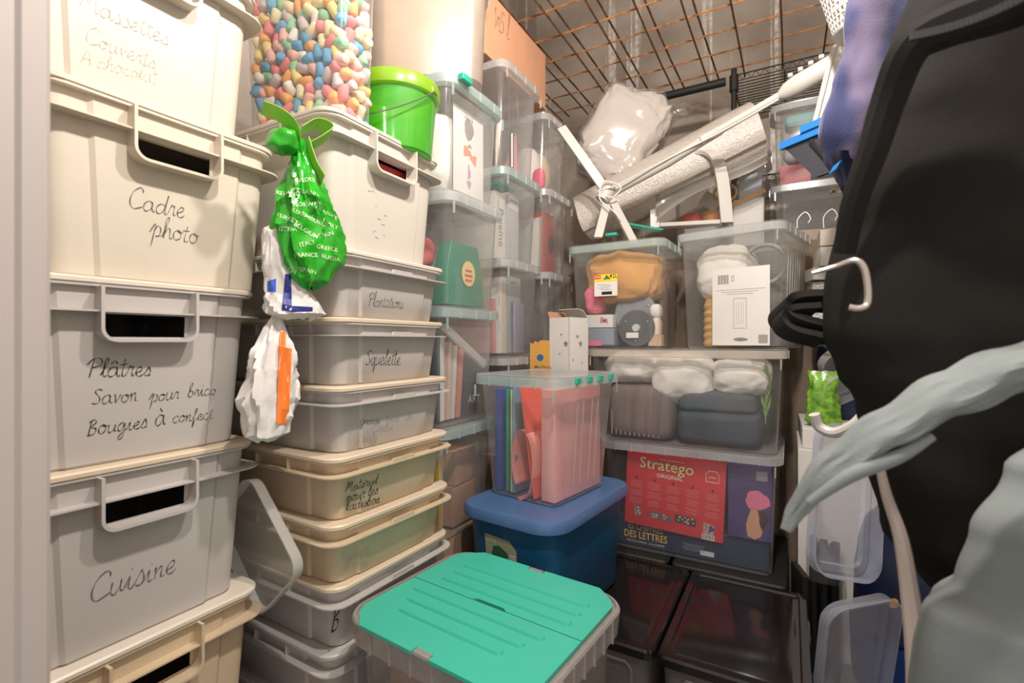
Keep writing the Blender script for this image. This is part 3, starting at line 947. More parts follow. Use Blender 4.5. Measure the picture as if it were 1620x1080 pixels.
single('pink_cone', MB().tube([(-1.0500, 1.8323, CZ + 0.6878), (-1.0395, 1.8533, CZ + 0.9030)], [.042, .008], 16), cm('rose card', (.80, .35, .36)), 'rose pink card cone inside the topmost clear box', 'cone')
slab('dark_liner', 'dark grey sheet lining the back of the topmost clear box', 'sheet', (-1.1760, 1.7483, CZ + 0.6825), (.22, .01, .31), cm('dark grey card', (.20, .19, .19)), Q)
# books of the second
t = book('white book lettered Baleine down its spine', (-1.1287, 1.6958, CZ + 0.3308), (.085, .22, .27), cm('white book cover', (.70, .66, .60)), Q)
flat_text('Baleine', .055, cm('spine lettering', (.25, .23, .22)), t, -.012, .13, -.1112, rot=-PI / 2)
t = book('pale grey book with a white barcode label in the Baleine box', (-1.1287, 1.8008, CZ + 0.3308), (.09, .22, .29), cm('pale grey cover', (.60, .60, .60)), Q, .03)
mb = MB().box((.0, -.1112, .25), (.075, .0008, .055))
lb_ = part('barcode_label', mb, PAPER, t)
mb = MB()
for k in range(8):
    mb.box((-.03 + k * .0075, -.112, .262), (.003 + .002 * (k % 2), .0004, .010))
part('barcode', mb, INKM, lb_)
slab('teal_folder', 'teal folder lying across the top of the Baleine box', 'folder', (-1.1287, 1.7640, CZ + 0.6426), (.12, .22, .012), TEAL, Q)
# binders of the third
t = book('teal grey binder with a dark square label', (-1.1393, 1.8113, CZ - 0.0473), (.115, .24, .32), cm('teal grey binder', (.36, .45, .44)), Q)
part('label', MB().box((0, -.1212, .19), (.05, .0008, .05)), cm('slate', (.18, .18, .18)), t)
flat_text('HABITAT', .016, INKM, t, 0, .29, -.1212)
book('cream book standing at the left of the binder', (-1.1393, 1.7304, CZ - 0.0473), (.03, .24, .31), cm('cream cover', (.66, .56, .44)), Q)
book('narrow white book beside the cream book', (-1.1393, 1.6989, CZ - 0.0473), (.025, .24, .29), cm('white cover 2', (.70, .66, .62)), Q)
book('rose book at the far left of the binder box', (-1.1393, 1.6716, CZ - 0.0473), (.022, .22, .22), cm('rose cover', (.65, .30, .28)), Q)
slab('lilac_file', 'lilac spiral notebook in front of the binder', 'notebook', (-1.0028, 1.8218, CZ - 0.0473), (.085, .01, .21), cm('lilac card', (.34, .32, .42)), Q)

# ---- fifth column, in the far corner
D5 = 0.42
XF5 = -0.93
cbox('clear box with pink and white bundles in the far corner', (XF5 - D5 / 2, 2.0948), CZ + 0.6878, .28, D5, 0.3360, Q, G3)
cbox('clear box with a red book showing, beside the white stand', (XF5 - D5 / 2, 2.1105), CZ + 0.3150, .30, D5, 0.3727, Q, G3)
cbox('clear box with dark cloth, lowest visible in the far corner', (XF5 - D5 / 2, 2.1105), CZ - 0.0525, .30, D5, 0.3675, Q, G3)
carton('tall brown carton on the floor in the far corner', (XF5 - D5 / 2, 2.1105, 0), (.38, .28, CZ - 0.0525), CARD_PALE)
single('white_bundle', lump(.12, .09, .22, 2, .05, 8), WHITECLOTH, 'white bundle in the far corner clear box', 'bundle', (-1.0815, 2.0528, CZ + 0.6983))
single('beige_bundle', lump(.14, .075, .22, 4, .05, 8), cm('beige cloth', (.62, .47, .34), .9), 'beige cloth bundle in the far corner clear box', 'bundle', (-1.0815, 2.1420, CZ + 0.6983))
single('pink_bundle', lump(.06, .04, .10, 6, .05, 8), cm('hot pink cloth', (.75, .09, .16), .8), 'small hot pink bundle in the far corner clear box', 'bundle', (-1.0080, 2.0265, CZ + 0.6983))
t = book('red hardback with a dark oval picture on its cover', (-1.1130, 2.1473, CZ + 0.3255), (.12, .20, .29), cm('red cover', (.52, .09, .06)), Q)
part('medallion', blob(MB(), .02, .145, .035, .042, 1, 24, .03, -.1012), cm('dark engraving', (.10, .09, .08)), t)
mb = MB()
for k in range(4):
    mb.box((-.015, -.1008, .25 - k * .016), (.05 - .006 * k, .0006, .003))
part('title_lines', mb, cm('worn gilt', (.62, .25, .18)), t)
book('striped thin book left of the red hardback', (-1.1130, 2.0528, CZ + 0.3255), (.02, .2, .26), cm('brown stripe cover', (.45, .28, .18)), Q, .06)
book('white thin book left of the red hardback', (-1.1130, 2.0286, CZ + 0.3255), (.018, .2, .25), cm('white cover 3', (.7, .66, .6)), Q, .06)
single('dark_cloth', lump(.24, .18, .22, 8, .05, 7, fold=.03), cm('plum brown cloth', (.17, .12, .11), .9), 'dark plum cloth in the lowest corner box', 'cloth', (-1.1550, 2.1105, CZ - 0.0420))

# ---- things on top: frosted box, peach cardboard, pellets, bucket
fb = cbox('large frosted box with something peach inside, standing high behind the bucket', (-1.045, 1.28), CZ + .802, .41, .37, .44, math.radians(37), body=MILK, rim=FROST, name='frosted_storage_box', taper=.03, r=.06)
single('peach_carton', MB().rbox((0, 0, 0), (.26, .24, .33), .004), cm('peach card', (.80, .50, .30)), 'peach coloured carton inside the large frosted box', 'carton', (-1.06, 1.29, CZ + .812), math.radians(37))
t = thing('cardboard_box', 'peach brown cardboard box with pen scribbles, on the topmost clear box', 'cardboard box', (-1.17, 1.80, CZ + 1.0785), Q)
PEACH = solid('peach cardboard', (.66, .33, .19), .8, var=.05, scale=8)
part('body', MB().rbox((0, 0, 0), (.52, .36, .25), .003), PEACH, t)
part('flap', MB().box((0, -.09, .252), (.519, .178, .003)), PEACH, t)
part('flap', MB().box((0, .09, .252), (.519, .178, .003)), PEACH, t)
write_on(t, '1r5 l', Vector((-.99, 1.60, CZ + 1.21)), Vector((-.99, 1.72, CZ + 1.22)), lambda u, v: -.18, INKM, .07, 1.4)

pb = cbox('clear box filled with coloured foam pellets', (-1.005, 0.785), CZ + .491, .34, .17, .42, math.radians(8), r=.03, taper=.02)
PCOL = {'sky blue': (.13, .38, .60), 'mint': (.30, .60, .36), 'cream': (.85, .74, .45), 'coral': (.82, .24, .24), 'orange': (.88, .42, .15), 'lilac grey': (.60, .52, .52), 'rose': (.85, .48, .42), 'chalk': (.85, .78, .70), 'lemon': (.86, .68, .28)}


def capsule(r, l, n=10):
    prof = [(0.0, -l / 2)] + [(r * math.sin(a), -l / 2 + r * .4 * (1 - math.cos(a))) for a in (.5, 1.0, PI / 2)] + [(r * math.sin(a), l / 2 - r * .4 * (1 - math.cos(a))) for a in (PI / 2, 1.0, .5)] + [(0.0, l / 2)]
    return MB().lathe(prof, n)


pm_ = []
for nm, c in PCOL.items():
    pm_.append((nm, capsule(.0125, .035).mesh('foam_pellet', solid(nm + ' foam', c, .7, var=.05, scale=30))))
rp = random.Random(11)
MW = Matrix.Translation(pb.location) @ pb.rotation_euler.to_matrix().to_4x4()
cnt = 0
placed = []


def try_put(p, dmin):
    for q in placed:
        if (q - p).length_squared < dmin * dmin:
            return False
    placed.append(p)
    return True


def put_pellets(n, fn, tries=9000, dmin=.0225):
    global cnt
    k = 0
    for _ in range(tries):
        if k >= n: break
        p = fn()
        if not try_put(p, dmin): continue
        nm, me = rp.choice(pm_)
        o = bpy.data.objects.new('foam_pellet', me)
        C.objects.link(o)
        o.location = MW @ p
        v = Vector((rp.gauss(0, 1), rp.gauss(0, .35), rp.gauss(0, 1))).normalized()
        o.rotation_euler = v.to_track_quat('Z', 'Y').to_euler()
        tag(o, nm + ' foam pellet ' + ('in the upper part' if p.z > .24 else 'in the middle' if p.z > .12 else 'near the bottom') + ' of the clear pellet box', 'foam pellet', nm + ' foam pellets ' + ('high' if p.z > .24 else 'mid' if p.z > .12 else 'low') + ' in the box')
        k += 1; cnt += 1


hw = lambda z: (.34 - .036 - .02 * (1 - z / .42)) / 2
put_pellets(245, lambda: (lambda z: Vector((rp.uniform(-hw(z) + .014, hw(z) - .014), -(.17 - .036 - .02 * (1 - z / .42)) / 2 + .0185 + rp.uniform(0, .006), z)))(rp.uniform(.014, .36)))
put_pellets(52, lambda: (lambda z: Vector((hw(z) - .0155, rp.uniform(-.035, .04), z)))(rp.uniform(.014, .36)))
mb = MB()
for _ in range(300):
    z = rp.uniform(.014, .36)
    p = Vector((rp.uniform(-hw(z) + .02, hw(z) - .03), rp.uniform(-.015, .04), z))
    v = Vector((rp.gauss(0, 1), rp.gauss(0, 1), rp.gauss(0, 1))).normalized()
    cp = capsule(.0125, .034, 7)
    cp.xf(MW @ Matrix.Translation(p) @ v.to_track_quat('Z', 'Y').to_matrix().to_4x4())
    mb.add(cp.v, cp.f)
o = obj('foam_pellet_fill', mb.mesh('foam_pellet_fill', solid('mixed foam', (.75, .58, .42), .7, var=.5, scale=40)))
tag(o, 'mixed foam pellets deeper inside the clear box of pellets', 'foam pellets'); o['kind'] = 'stuff'

# green bucket
t = thing('bucket', 'lime green plastic bucket with thin wire bail', 'bucket', (-0.922, 0.992, CZ + .491 + .0), -2.95)
GRN = clear('green plastic', (.09, .56, .02), fac=.86, rough=.15)
YGR = clear('yellow green plastic', (.40, .66, .03), fac=.82, rough=.15)
part('body', MB().lathe([(0.0, 0.0), (.090, 0.0), (.094, .004), (.108, .165)], 40), GRN, t)
part('rim', MB().lathe([(.107, .150), (.116, .152), (.118, .180), (.114, .187), (.108, .187), (.106, .160)], 40), YGR, t)
mb = MB().tube([((.119) * math.cos(a), (.119) * math.sin(a), .165 - .095 * math.sin(a)) for a in [PI * k / 20 for k in range(21)]], .0017, 6)
part('bail', mb, STEEL, t)
for s in (-1, 1):
    part('bail_ear', MB().box((s * .118, 0, .165), (.006, .02, .016)), YGR, t)


# ------------------------------------------------------------------ floor layer: black-lidded boxes
def blackbox(label, cx, cy, w=.365, d=.565, h=.28, group='black-lidded boxes on the floor'):
    t = thing('black_lidded_box', label, 'storage box', (cx, cy, 0), 0, group)
    body = clear('smoky clear plastic', (.50, .47, .43), fac=.45, rough=.25)
    ls = [rr(w - .06, d - .06, .03, 0), rr(w - .05, d - .05, .035, .01), rr(w - .022, d - .022, .035, h - .02)]
    part('body', MB().loft(ls, True, False), body, t)
    # raised frame on the front
    path = [(-.12, -d / 2 + .018, .05), (-.12, -d / 2 + .011, h - .07), (-.105, -d / 2 + .010, h - .052), (.105, -d / 2 + .010, h - .052), (.12, -d / 2 + .011, h - .07), (.12, -d / 2 + .018, .05)]
    part('front_frame', MB().tube(path, .004, 6), body, t)
    ls = [rr(w - .01, d - .01, .022, h - .030), rr(w, d, .026, h - .026), rr(w, d, .026, h - .006), rr(w - .010, d - .010, .022, h), rr(w - .048, d - .048, .012, h), rr(w - .056, d - .056, .010, h - .006), rr(w - .075, d - .075, .008, h - .006), rr(w - .085, d - .085, .006, h - .0045)]
    part('lid', MB().loft(ls, True, True), BLACKP, t)
    return t


blackbox('clear box with glossy black lid, right one in front of the board games', -0.131, 1.615)
blackbox('clear box with glossy black lid, between the green lid and the other black lid', -0.503, 1.615)
blackbox('clear box with black lid under the blue tub', -0.80, 1.555, w=.21)
slab('dark_cloth', 'dark brown cloth inside the right black-lidded box', 'cloth', (-0.131, 1.615, .012), (.26, .44, .20), cm('dark brown cloth', (.10, .075, .06), .9), r=.04)
slab('brown_cloth', 'brown cloth inside the left black-lidded box', 'cloth', (-0.503, 1.615, .012), (.26, .44, .20), cm('mid brown cloth', (.16, .11, .08), .9), r=.04)
for i, (cx, lb) in enumerate(((-.60, 'dark grey storage box on the floor under the left of the board game box'), (-.20, 'dark grey storage box on the floor under the right of the board game box'))):
    t = thing('floor_box', lb, 'storage box', (cx, 2.17, 0), 0, 'dark boxes under the board games')
    part('body', MB().loft([rr(.33, .46, .03, 0), rr(.36, .49, .03, .26)], True, False), BLACKM, t)
    part('lid', MB().rbox((0, 0, .26), (.385, .515, .019), .02), BLACKM, t)

# ------------------------------------------------------------------ board game box, pillow box and the two clear boxes on top
ZG = 0.28
cbox('clear box of board games standing behind the black lids', (-0.355, 2.18), ZG, .665, .50, .437, 0, taper=.03, ribs=9)
t = thing('board_game_box', 'red board game box lettered Stratego seen through the clear box', 'game box', (-0.405, 2.004, ZG + .092), 0, rot=(0, math.radians(2.5), 0))
part('box', MB().rbox((0, 0, 0), (.375, .05, .295), .002), solid('red game print', (.70, .055, .07), .35, var=.12, scale=5), t)
y0 = -.0258
GOLD = cm('gilt lettering', (.85, .66, .30)); GW = cm('ivory lettering', (.90, .85, .75)); DK = cm('dark print', (.07, .04, .05))
for dx, dz, m, yy, bd in ((.002, -.0025, DK, y0, .012), (0, 0, GOLD, y0 - .0005, .010)):
    flat_text('Stratego', .062, m, t, -.03 + dx, .235 + dz, yy, bold=bd, narrow=1.0)
flat_text('ORIGINAL', .022, GW, t, -.015, .206, y0, bold=.004)
flat_text('the classic game of battle strategy', .007, GW, t, -.01, .277, y0)
PR = cm('pale red print', (.82, .30, .28))
for k in range(5):
    mb = MB()
    rnd = random.Random(k)
    for j in range(15):
        if j in (5, 10): continue
        mb.box((-.145 + k * .072 + rnd.uniform(-.002, .002), y0, .178 - j * .0065), (.05 + rnd.uniform(-.014, .006), .0004, .0016))
    part('print_text', mb, PR, t)
    part('print_figure', blob(MB(), -.145 + k * .072, .190, .004, .006, k, y=y0), DK, t)
for cx, cz, w_, h_, c in ((-.045, .055, .085, .026, (.20, .14, .16)), (.050, .060, .078, .032, (.10, .07, .08)), (-.135, .060, .028, .040, (.30, .18, .18)), (.135, .045, .04, .045, (.55, .30, .20))):
    mb = MB()
    mb.add([(cx - w_ / 2, y0, cz - h_ / 2), (cx + w_ / 2, y0, cz - h_ / 2 - .006), (cx + w_ / 2, y0, cz + h_ / 2 - .006), (cx - w_ / 2, y0, cz + h_ / 2)], [[0, 1, 2, 3]])
    p_ = part('print_panel', mb, cm('print panel %.2f' % cx, c), t)
    mb = MB(); rnd = random.Random(int(cx * 1000))
    for j in range(12):
        blob(mb, cx + rnd.uniform(-.4, .4) * w_, cz - .003 + rnd.uniform(-.35, .35) * h_, .004, .003, j, 7, y=y0 - .0005)
    part('print_detail', mb, cm('print detail', (.70, .60, .52)), p_)
part('print_panel', blob(MB(), .145, .045, .010, .012, 2, y=y0 - .0008), cm('print blue', (.05, .10, .40)), t)
mb = MB().box((.135, y0, .012), (.045, .0004, .020))
bc = part('barcode_label', mb, PAPER, t)
mb = MB()
for k in range(10):
    mb.box((.118 + k * .0038, y0 - .0005, .013), (.0014 + .001 * (k % 3 == 0), .0003, .014))
part('barcode', mb, INKM, bc)
# publisher badge outline
mb = MB().tube([(.118 + a, y0, .222 + b) for a, b in ((0, 0), (.045, 0), (.045, .030), (.036, .042), (.009, .042), (0, .030), (0, 0))], .0012, 4)
part('badge', mb, GW, t)
flat_text('JUMBO', .0085, GW, t, .1405, .238, y0)
t = thing('board_game_box', 'navy board game box with gold lettering under the red game', 'game box', (-0.345, 2.022, ZG + .008), 0)
part('box', MB().rbox((0, 0, 0), (.56, .06, .105), .002), solid('navy game print', (.035, .05, .10), .35, var=.1, scale=5), t)
y1 = -.0308
flat_text('ES CHIFFRES', .036, cm('tarnished gilt', (.45, .36, .16)), t, -.165, .064, y1, bold=.01, narrow=.72)
flat_text('DES LETTRES', .040, cm('amber lettering', (.88, .55, .14)), t, -.165, .030, y1 - .0003, bold=.012, narrow=.76)
flat_text('TOUTE LA FAMILLE · 2 A 6 JOUEURS', .012, GW, t, -.165, .012, y1, narrow=.8)
mb = MB()
for j in range(4): mb.box((.02, y1, .045 - j * .007), (.08 - .01 * (j % 2), .0004, .002))
part('print_text', mb, cm('grey print', (.35, .35, .38)), t)
part('barcode_label', MB().box((.07, y1, .022), (.05, .0004, .018)), PAPER, t)
t = thing('board_game_box', 'purple game box with a pink figure at the right of the red game', 'game box', (-0.128, 2.0, ZG + .118), 0)
part('box', MB().rbox((0, 0, 0), (.145, .04, .27), .002), solid('purple game print', (.10, .07, .20), .35, var=.2, scale=8), t)
y2 = -.0208
part('print_figure', blob(MB(), .025, .145, .040, .035, 2, 20, .08, y2), cm('pink print', (.85, .22, .35)), t)
part('print_figure', blob(MB(), .015, .055, .026, .055, 3, 16, .10, y2), cm('skin print', (.72, .38, .24)), t)
part('print_figure', blob(MB(), .044, .08, .014, .035, 1, 14, .10, y2 - .0004), DK, t)
part('print_panel', MB().box((.040, y2, .235), (.036, .0004, .034)), cm('grey purple print', (.38, .34, .42)), t)

# pillow box
ZP = ZG + .437
cbox('wide clear box of white pillows and folded clothes', (-0.375, 2.18), ZP, .74, .50, CZ - .027 - ZP, 0, rim=clear('ivory rim plastic', (.86, .76, .66), fac=.7), taper=.03, ribs=2, r=.03)
PG = 'white pillows in the wide clear box'
for i, (x, wd, ht, dz) in enumerate(((-.575, .25, .14, .225), (-.375, .26, .20, .155), (-.165, .21, .15, .200), (-.63, .12, .06, .305))):
    if i == 3: continue
    single('pillow', crumple(wd, .26, ht, 3 + i * 2, .09, 8, e=.7), WHITECLOTH, ('white pillow at the left of the wide clear box', 'white pillow bulging lowest in the middle of the wide clear box', 'white pillow at the right of the wide clear box')[i], 'pillow', (x, 2.10, ZP + dz), 0, PG)
COR = solid('brown grey corduroy', (.20, .15, .135), .95, var=.25, scale=60, stretch=(1, .05, .05))
single('cushion', crumple(.27, .32, .22, 33, .03, 5, e=.35), COR, 'brown grey corduroy cushion under the pillows at the left', 'cushion', (-0.535, 2.13, ZP + .008))
mb = MB()
for k in range(11):
    mb.tube([(-.645 + k * .019, 1.977, ZP + .02), (-.645 + k * .019, 1.977, ZP + .12)], .0022, 4)
single('ribbed_cuff', mb, cm('pale rib thread', (.42, .37, .34), .9), 'pale ribbed knit edge in front of the corduroy cushion', 'knit')
NAVY = solid('navy jersey', (.055, .065, .085), .95, var=.15, scale=12, bump=.2)
single('folded_trousers', crumple(.30, .36, .13, 35, .04, 6, e=.35), NAVY, 'dark navy folded garment at the bottom right of the pillow box', 'garment', (-0.245, 2.15, ZP + .008))
single('folded_sweater', crumple(.29, .32, .085, 12, .05, 6, e=.4), cm('slate jersey', (.08, .085, .10), .95), 'dark slate folded garment lying on the navy one', 'garment', (-0.245, 2.14, ZP + .130))
LEAF = cm('leaf green', (.22, .33, .08), .6, var=.4, scale=30)
t = thing('artificial_plant', 'bunch of green leaves at the right side of the pillow box', 'plant', (-0.078, 2.02, ZP + .10))
rnd = random.Random(4)
for k in range(9):
    a = rnd.uniform(0, 6.28); z = .02 + k * .018; l_ = .03
    c = Vector((.006 * math.cos(a), .006 * math.sin(a), z)); dr = Vector((math.cos(a) * .25, math.sin(a) * .25, 1)).normalized(); sd = dr.cross(Vector((math.cos(a), math.sin(a), 0))).normalized()
    part('leaf', MB().add([c, c + dr * l_ + sd * .010, c + dr * l_ * 2.4, c + dr * l_ - sd * .010, c + dr * l_ * 1.1 + Vector((math.cos(a), math.sin(a), 0)) * .004], [[0, 1, 4], [1, 2, 4], [2, 3, 4], [3, 0, 4]]), LEAF, t)
part('stem', MB().tube([(0, 0, 0), (0, 0, .2)], .002, 5), LEAF, t)

# left of the two clear boxes on top
ZT = CZ - .0265
cbox('clear box with film reels and a tan sweater, price label on its front', (-0.627, 2.12), ZT, .42, .36, .435, math.radians(-2), rim=RIM, clips=0)
TAN = solid('tan knit', (.66, .33, .10), .95, var=.1, scale=8, bump=.3, bscale=90, sheen=.3)
single('tan_sweater', crumple(.33, .26, .22, 21, .10, 7, e=.6), TAN, 'tan sweater bundled at the top of the reel box', 'sweater', (-0.622, 2.125, ZT + .195))
single('pink_scarf', crumple(.09, .12, .12, 23, .08, 14, e=.7), cm('pink knit', (.85, .20, .28), .9), 'bright pink scarf end hanging below the tan sweater', 'scarf', (-0.745, 2.06, ZT + .145))


def reel(label, c, r, tilt, mat, hub):
    t = thing('film_reel', label, 'film reel', c, 0, 'film reels in the clear box', rot=(PI / 2 + tilt, 0, 0))
    part('disc', MB().lathe([(.012, .006), (r, .006), (r + .003, .003), (r + .003, -.003), (r, -.006), (.012, -.006)], 40), mat, t)
    part('hub', MB().lathe([(0.0, .016), (.014, .016), (.018, .006), (.018, -.006)], 20), hub, t)
    for k in range(3):
        a = 2 * PI * k / 3 + .5
        part('rivet', MB().lathe([(0.0, .0095), (.004, .0085), (.005, .006)], 10, (r * .72 * math.cos(a), r * .72 * math.sin(a), 0)), STEEL, t)
    return t


GREYM = cm('grey reel', (.27, .28, .29), .3)
r1 = reel('grey film reel upright behind the dark one', (-0.565, 2.045, ZT + .145), .085, -.08, GREYM, GREYM)
part('label', MB().box((-.02, -.055, .0075), (.07, .03, .0006)), cm('charcoal label', (.06, .06, .07)), r1)
r2 = reel('dark film reel with a paper tag in front', (-0.548, 2.0, ZT + .081), .072, -.06, cm('dark reel', (.10, .10, .11), .12), cm('bright hub', (.6, .6, .6), .2))
part('paper_tag', MB().box((-.012, -.030, .0175), (.05, .022, .0006)), PAPER, r2)
PADP = cm('white floral card', (.74, .70, .66))
t = thing('floral_pad', 'white pad with reddish flower print beside the reels', 'notepad', (-0.71, 2.04, ZT + .085), 0)
part('pad', MB().rbox((0, 0, 0), (.13, .10, .055), .003), PADP, t)
part('print', blob(blob(MB(), .02, .032, .012, .012, 2, y=-.0508), .035, .028, .010, .010, 4, y=-.0508), cm('print rose', (.55, .22, .25)), t)
slab('blue_grey_box', 'blue grey plastic tray under the floral pad', 'tray', (-0.71, 2.065, ZT + .008), (.14, .15, .075), cm('blue grey', (.26, .30, .35), .3), r=.01)
slab('pink_packet', 'pink packet at the bottom of the reel box', 'packet', (-0.72, 1.983, ZT + .008), (.06, .010, .022), cm('pink packet', (.75, .18, .30)))
t = thing('pale_bottle', 'pale round-headed bottle at the right of the reels', 'bottle', (-0.475, 2.03, ZT + .055), 0)
part('body', MB().lathe([(0.0, 0.0), (.022, 0.0), (.024, .05), (.012, .075)], 16), cm('pale peach plastic', (.80, .62, .52)), t)
part('cap', lump(.05, .05, .06, 1, .02, 4, 16, 12).xf(Matrix.Translation((0, 0, .065))), cm('milky white', (.8, .77, .74)), t)
slab('tan_block', 'tan block under the pale bottle', 'block', (-0.475, 2.03, ZT + .008), (.05, .06, .046), cm('tan card', (.60, .42, .28)))
book('brown book standing at the right end of the reel box', (-0.475, 2.19, ZT + .008), (.03, .12, .27), cm('brown cover', (.22, .12, .08)), .1)
book('dark brown book behind the pale bottle', (-0.515, 2.21, ZT + .008), (.02, .12, .25), cm('dark brown cover', (.10, .07, .06)), .1)
# price label stuck on the front
t = thing('price_label', 'yellow and white price label stuck on the reel box', 'label', (-0.664, 1.9555, ZT + .215), math.radians(-2))
part('card', MB().box((0, 0, .045), (.10, .001, .09)), PAPER, t)
part('yellow_band', MB().box((0, -.0008, .075), (.10, .0006, .03)), cm('label yellow', (.90, .68, .04)), t)
part('red_flash', MB().box((-.035, -.0014, .080), (.03, .0006, .016)), cm('label red', (.75, .05, .05)), t)
flat_text('42L', .024, INK, t, .034, .073, -.0014, bold=.01)
flat_text('PROMO', .009, PAPER, t, -.035, .077, -.002, bold=.01)
part('black_strip', MB().box((.005, -.0008, .012), (.045, .0006, .013)), INK, t)
part('print_mark', blob(MB(), .005, .075, .012, .008, 3, y=-.0014, am=.4), cm('dark green print', (.05, .15, .03)), t)
mb = MB()
for j in range(4): mb.box((.012 * (j % 2) - .01, -.0008, .048 - j * .007), (.05, .0005, .002))
part('print_text', mb, INKG, t)

# right one, turned a little
RR_ = math.radians(-13)
ctrR = Vector((-0.012, 1.935, 0)) + Matrix.Rotation(RR_, 3, 'Z') @ Vector((-.205, .23, 0))
tR = cbox('clear box with white fabric and a white hang card on its front', (ctrR.x, ctrR.y), ZT, .40, .46, .455, RR_, rim=RIMW, ribs=5, clips=0, grooves=3)


def inR(u, v, z):
    return Vector((ctrR.x, ctrR.y, ZT + z)) + Matrix.Rotation(RR_, 3, 'Z') @ Vector((u, v, 0))


single('white_fabric_bag', crumple(.22, .22, .22, 31, .08, 6, e=.7), WHITECLOTH, 'bundled white fabric at the top left of the card box', 'fabric', inR(-.055, -.03, .195), RR_)
YEL = solid('straw yellow rope', (.72, .42, .13), .85, var=.2, scale=70, stretch=(.2, .2, 1), bump=.5, bscale=80)
mb = MB().lathe([(.02, 0.0), (.085, 0.0)] + [(.088 + .003 * math.sin(k * 1.6), .004 + k * .0075) for k in range(24)] + [(.08, .188), (.02, .188)], 36)
single('rope_coil', mb, YEL, 'straw yellow ribbed coil of rope in the card box', 'rope', inR(-.045, -.07, .008), RR_)
single('grey_ring', MB().tube([(.075 * math.cos(a), .0, .075 + .075 * math.sin(a)) for a in [2 * PI * k / 32 for k in range(33)]], .008, 8), cm('grey rubber', (.35, .34, .33)), 'grey ring upright at the right inside the card box', 'ring', inR(.09, -.06, .25), RR_)
slab('dark_folder', 'dark grey folder at the back of the card box', 'folder', inR(.0, .14, .008), (.30, .02, .40), cm('dark grey panel', (.22, .21, .20)), RR_)
t = thing('hang_card', 'white retail hang card with barcode in front of the clear box', 'card', inR(.055, -.2315, .012), RR_)
part('card', MB().rbox((0, 0, 0), (.20, .003, .285), .0012), WHITECARD, t)
mb = MB()
for k in range(11): mb.box((-.078 + k * .0036, -.002, .245), (.0014 + .001 * (k % 3 == 1), .0004, .034))
part('barcode', mb, INKM, t)
flat_text('CO', .016, INKM, t, -.020, .247, -.002, rot=PI / 2)
mb = MB()
for j in range(3): mb.box((0, -.002, .205 - j * .008), (.17 - .04 * j, .0004, .0014))
part('print_text', mb, INKG, t)
mb = MB()
for dx in (-.022, .022): mb.box((dx, -.002, .118), (.0016, .0004, .11))
for dx in (-.012, -.004, .004, .012): mb.box((dx, -.002, .118), (.0009, .0004, .08))
for dz in (.063, .173): mb.box((0, -.002, dz), (.0456, .0004, .0016))
part('print_drawing', mb, INKG, t)
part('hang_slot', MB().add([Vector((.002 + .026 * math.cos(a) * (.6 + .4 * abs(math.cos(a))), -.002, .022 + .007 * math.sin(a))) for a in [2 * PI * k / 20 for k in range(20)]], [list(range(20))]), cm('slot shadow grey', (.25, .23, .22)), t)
part('print_panel', MB().box((.078, -.002, .024), (.03, .0004, .030)), INKG, t)

# ------------------------------------------------------------------ blue tub, pink box, green crate
t = thing('blue_tub', 'blue plastic tub with a slate blue lid under the pink box', 'storage tub', (-0.690, 1.475, .2805), math.radians(-6))
bw, bd, bh = .335, .52, .325
part('body', MB().loft([rr(bw - .06, bd - .06, .05, 0, 8), rr(bw - .05, bd - .05, .055, .008, 8), rr(bw - .01, bd - .01, .065, bh, 8)], True, False), BLUE, t)
part('lid', MB().loft([rr(bw + .010, bd + .010, .075, bh - .016, 8), rr(bw + .034, bd + .034, .085, bh - .012, 8), rr(bw + .034, bd + .034, .085, bh + .006, 8), rr(bw + .020, bd + .020, .078, bh + .018, 8), rr(bw + .000, bd + .000, .07, bh + .020, 8), rr(bw - .05, bd - .05, .05, bh + .018, 8)], True, True), BLUELID, t)
TS = Matrix.Translation((.0, -.2480, .218)) @ Matrix.Rotation(math.radians(3.8), 4, 'X')
lab = part('sticker', MB().add([(-.075, -.001, -.035), (.035, -.001, -.040), (.037, -.001, .020), (.012, -.001, .045), (-.078, -.001, .050)], [[0, 1, 2, 3, 4]]).xf(TS), cm('olive sticker', (.42, .43, .27)), t)
part('sticker_print', blob(MB(), -.025, .0, .030, .022, 2, 16, .12, -.0022).xf(TS), cm('dark green print 2', (.03, .13, .07)), lab)
mb = MB()
for k in range(6): mb.box((.022, -.002, -.032 + k * .007), (.020, .0006, .0035))
part('sticker_text', mb.xf(TS), PAPER, lab)
flat_text('HOME', .014, PAPER, lab, -.055, .030, -.0022, M=TS)

ZK = .2805 + bh + .0205
RP = math.radians(-9)
cP = (-0.708, 1.495)
cbox('clear box of pink paper and folders standing on the blue tub', cP, ZK, .35, .40, .39, RP, rim=RIM, clips=4, grooves=2, body=clear('thin clear plastic', (.85, .85, .86), fac=.15), taper=.05)


def inP(u, v, z):
    return Vector((cP[0], cP[1], ZK + z)) + Matrix.Rotation(RP, 3, 'Z') @ Vector((u, v, 0))


for nm, lb, u, sz, c, yw in (
        ('blue_folder', 'royal blue folder at the left of the pink box', -.112, (.024, .27, .33), (.05, .10, .38), .02),
        ('green_folder', 'green folder next to the royal blue one', -.078, (.008, .27, .33), (.02, .38, .20), .05),
        ('cream_folder', 'cream envelope between green and pale blue folders', -.060, (.006, .27, .33), (.80, .68, .45), .05),
        ('pale_blue_folder', 'pale blue plastic folder beside the curled pink sheet', -.046, (.010, .27, .34), (.25, .40, .52), .02)):
    slab(nm, lb, 'folder', inP(u, .0, .008), sz, cm(lb, c, .35), RP + yw, group='folders in the pink paper box')
# curled pink sheet
rl = .060
sp = []
for i in range(41):
    a = -0.6 * PI + i / 40 * 1.9 * PI
    r_ = rl * (1.0 - .25 * i / 40)
    sp.append((math.cos(a), math.sin(a), r_))


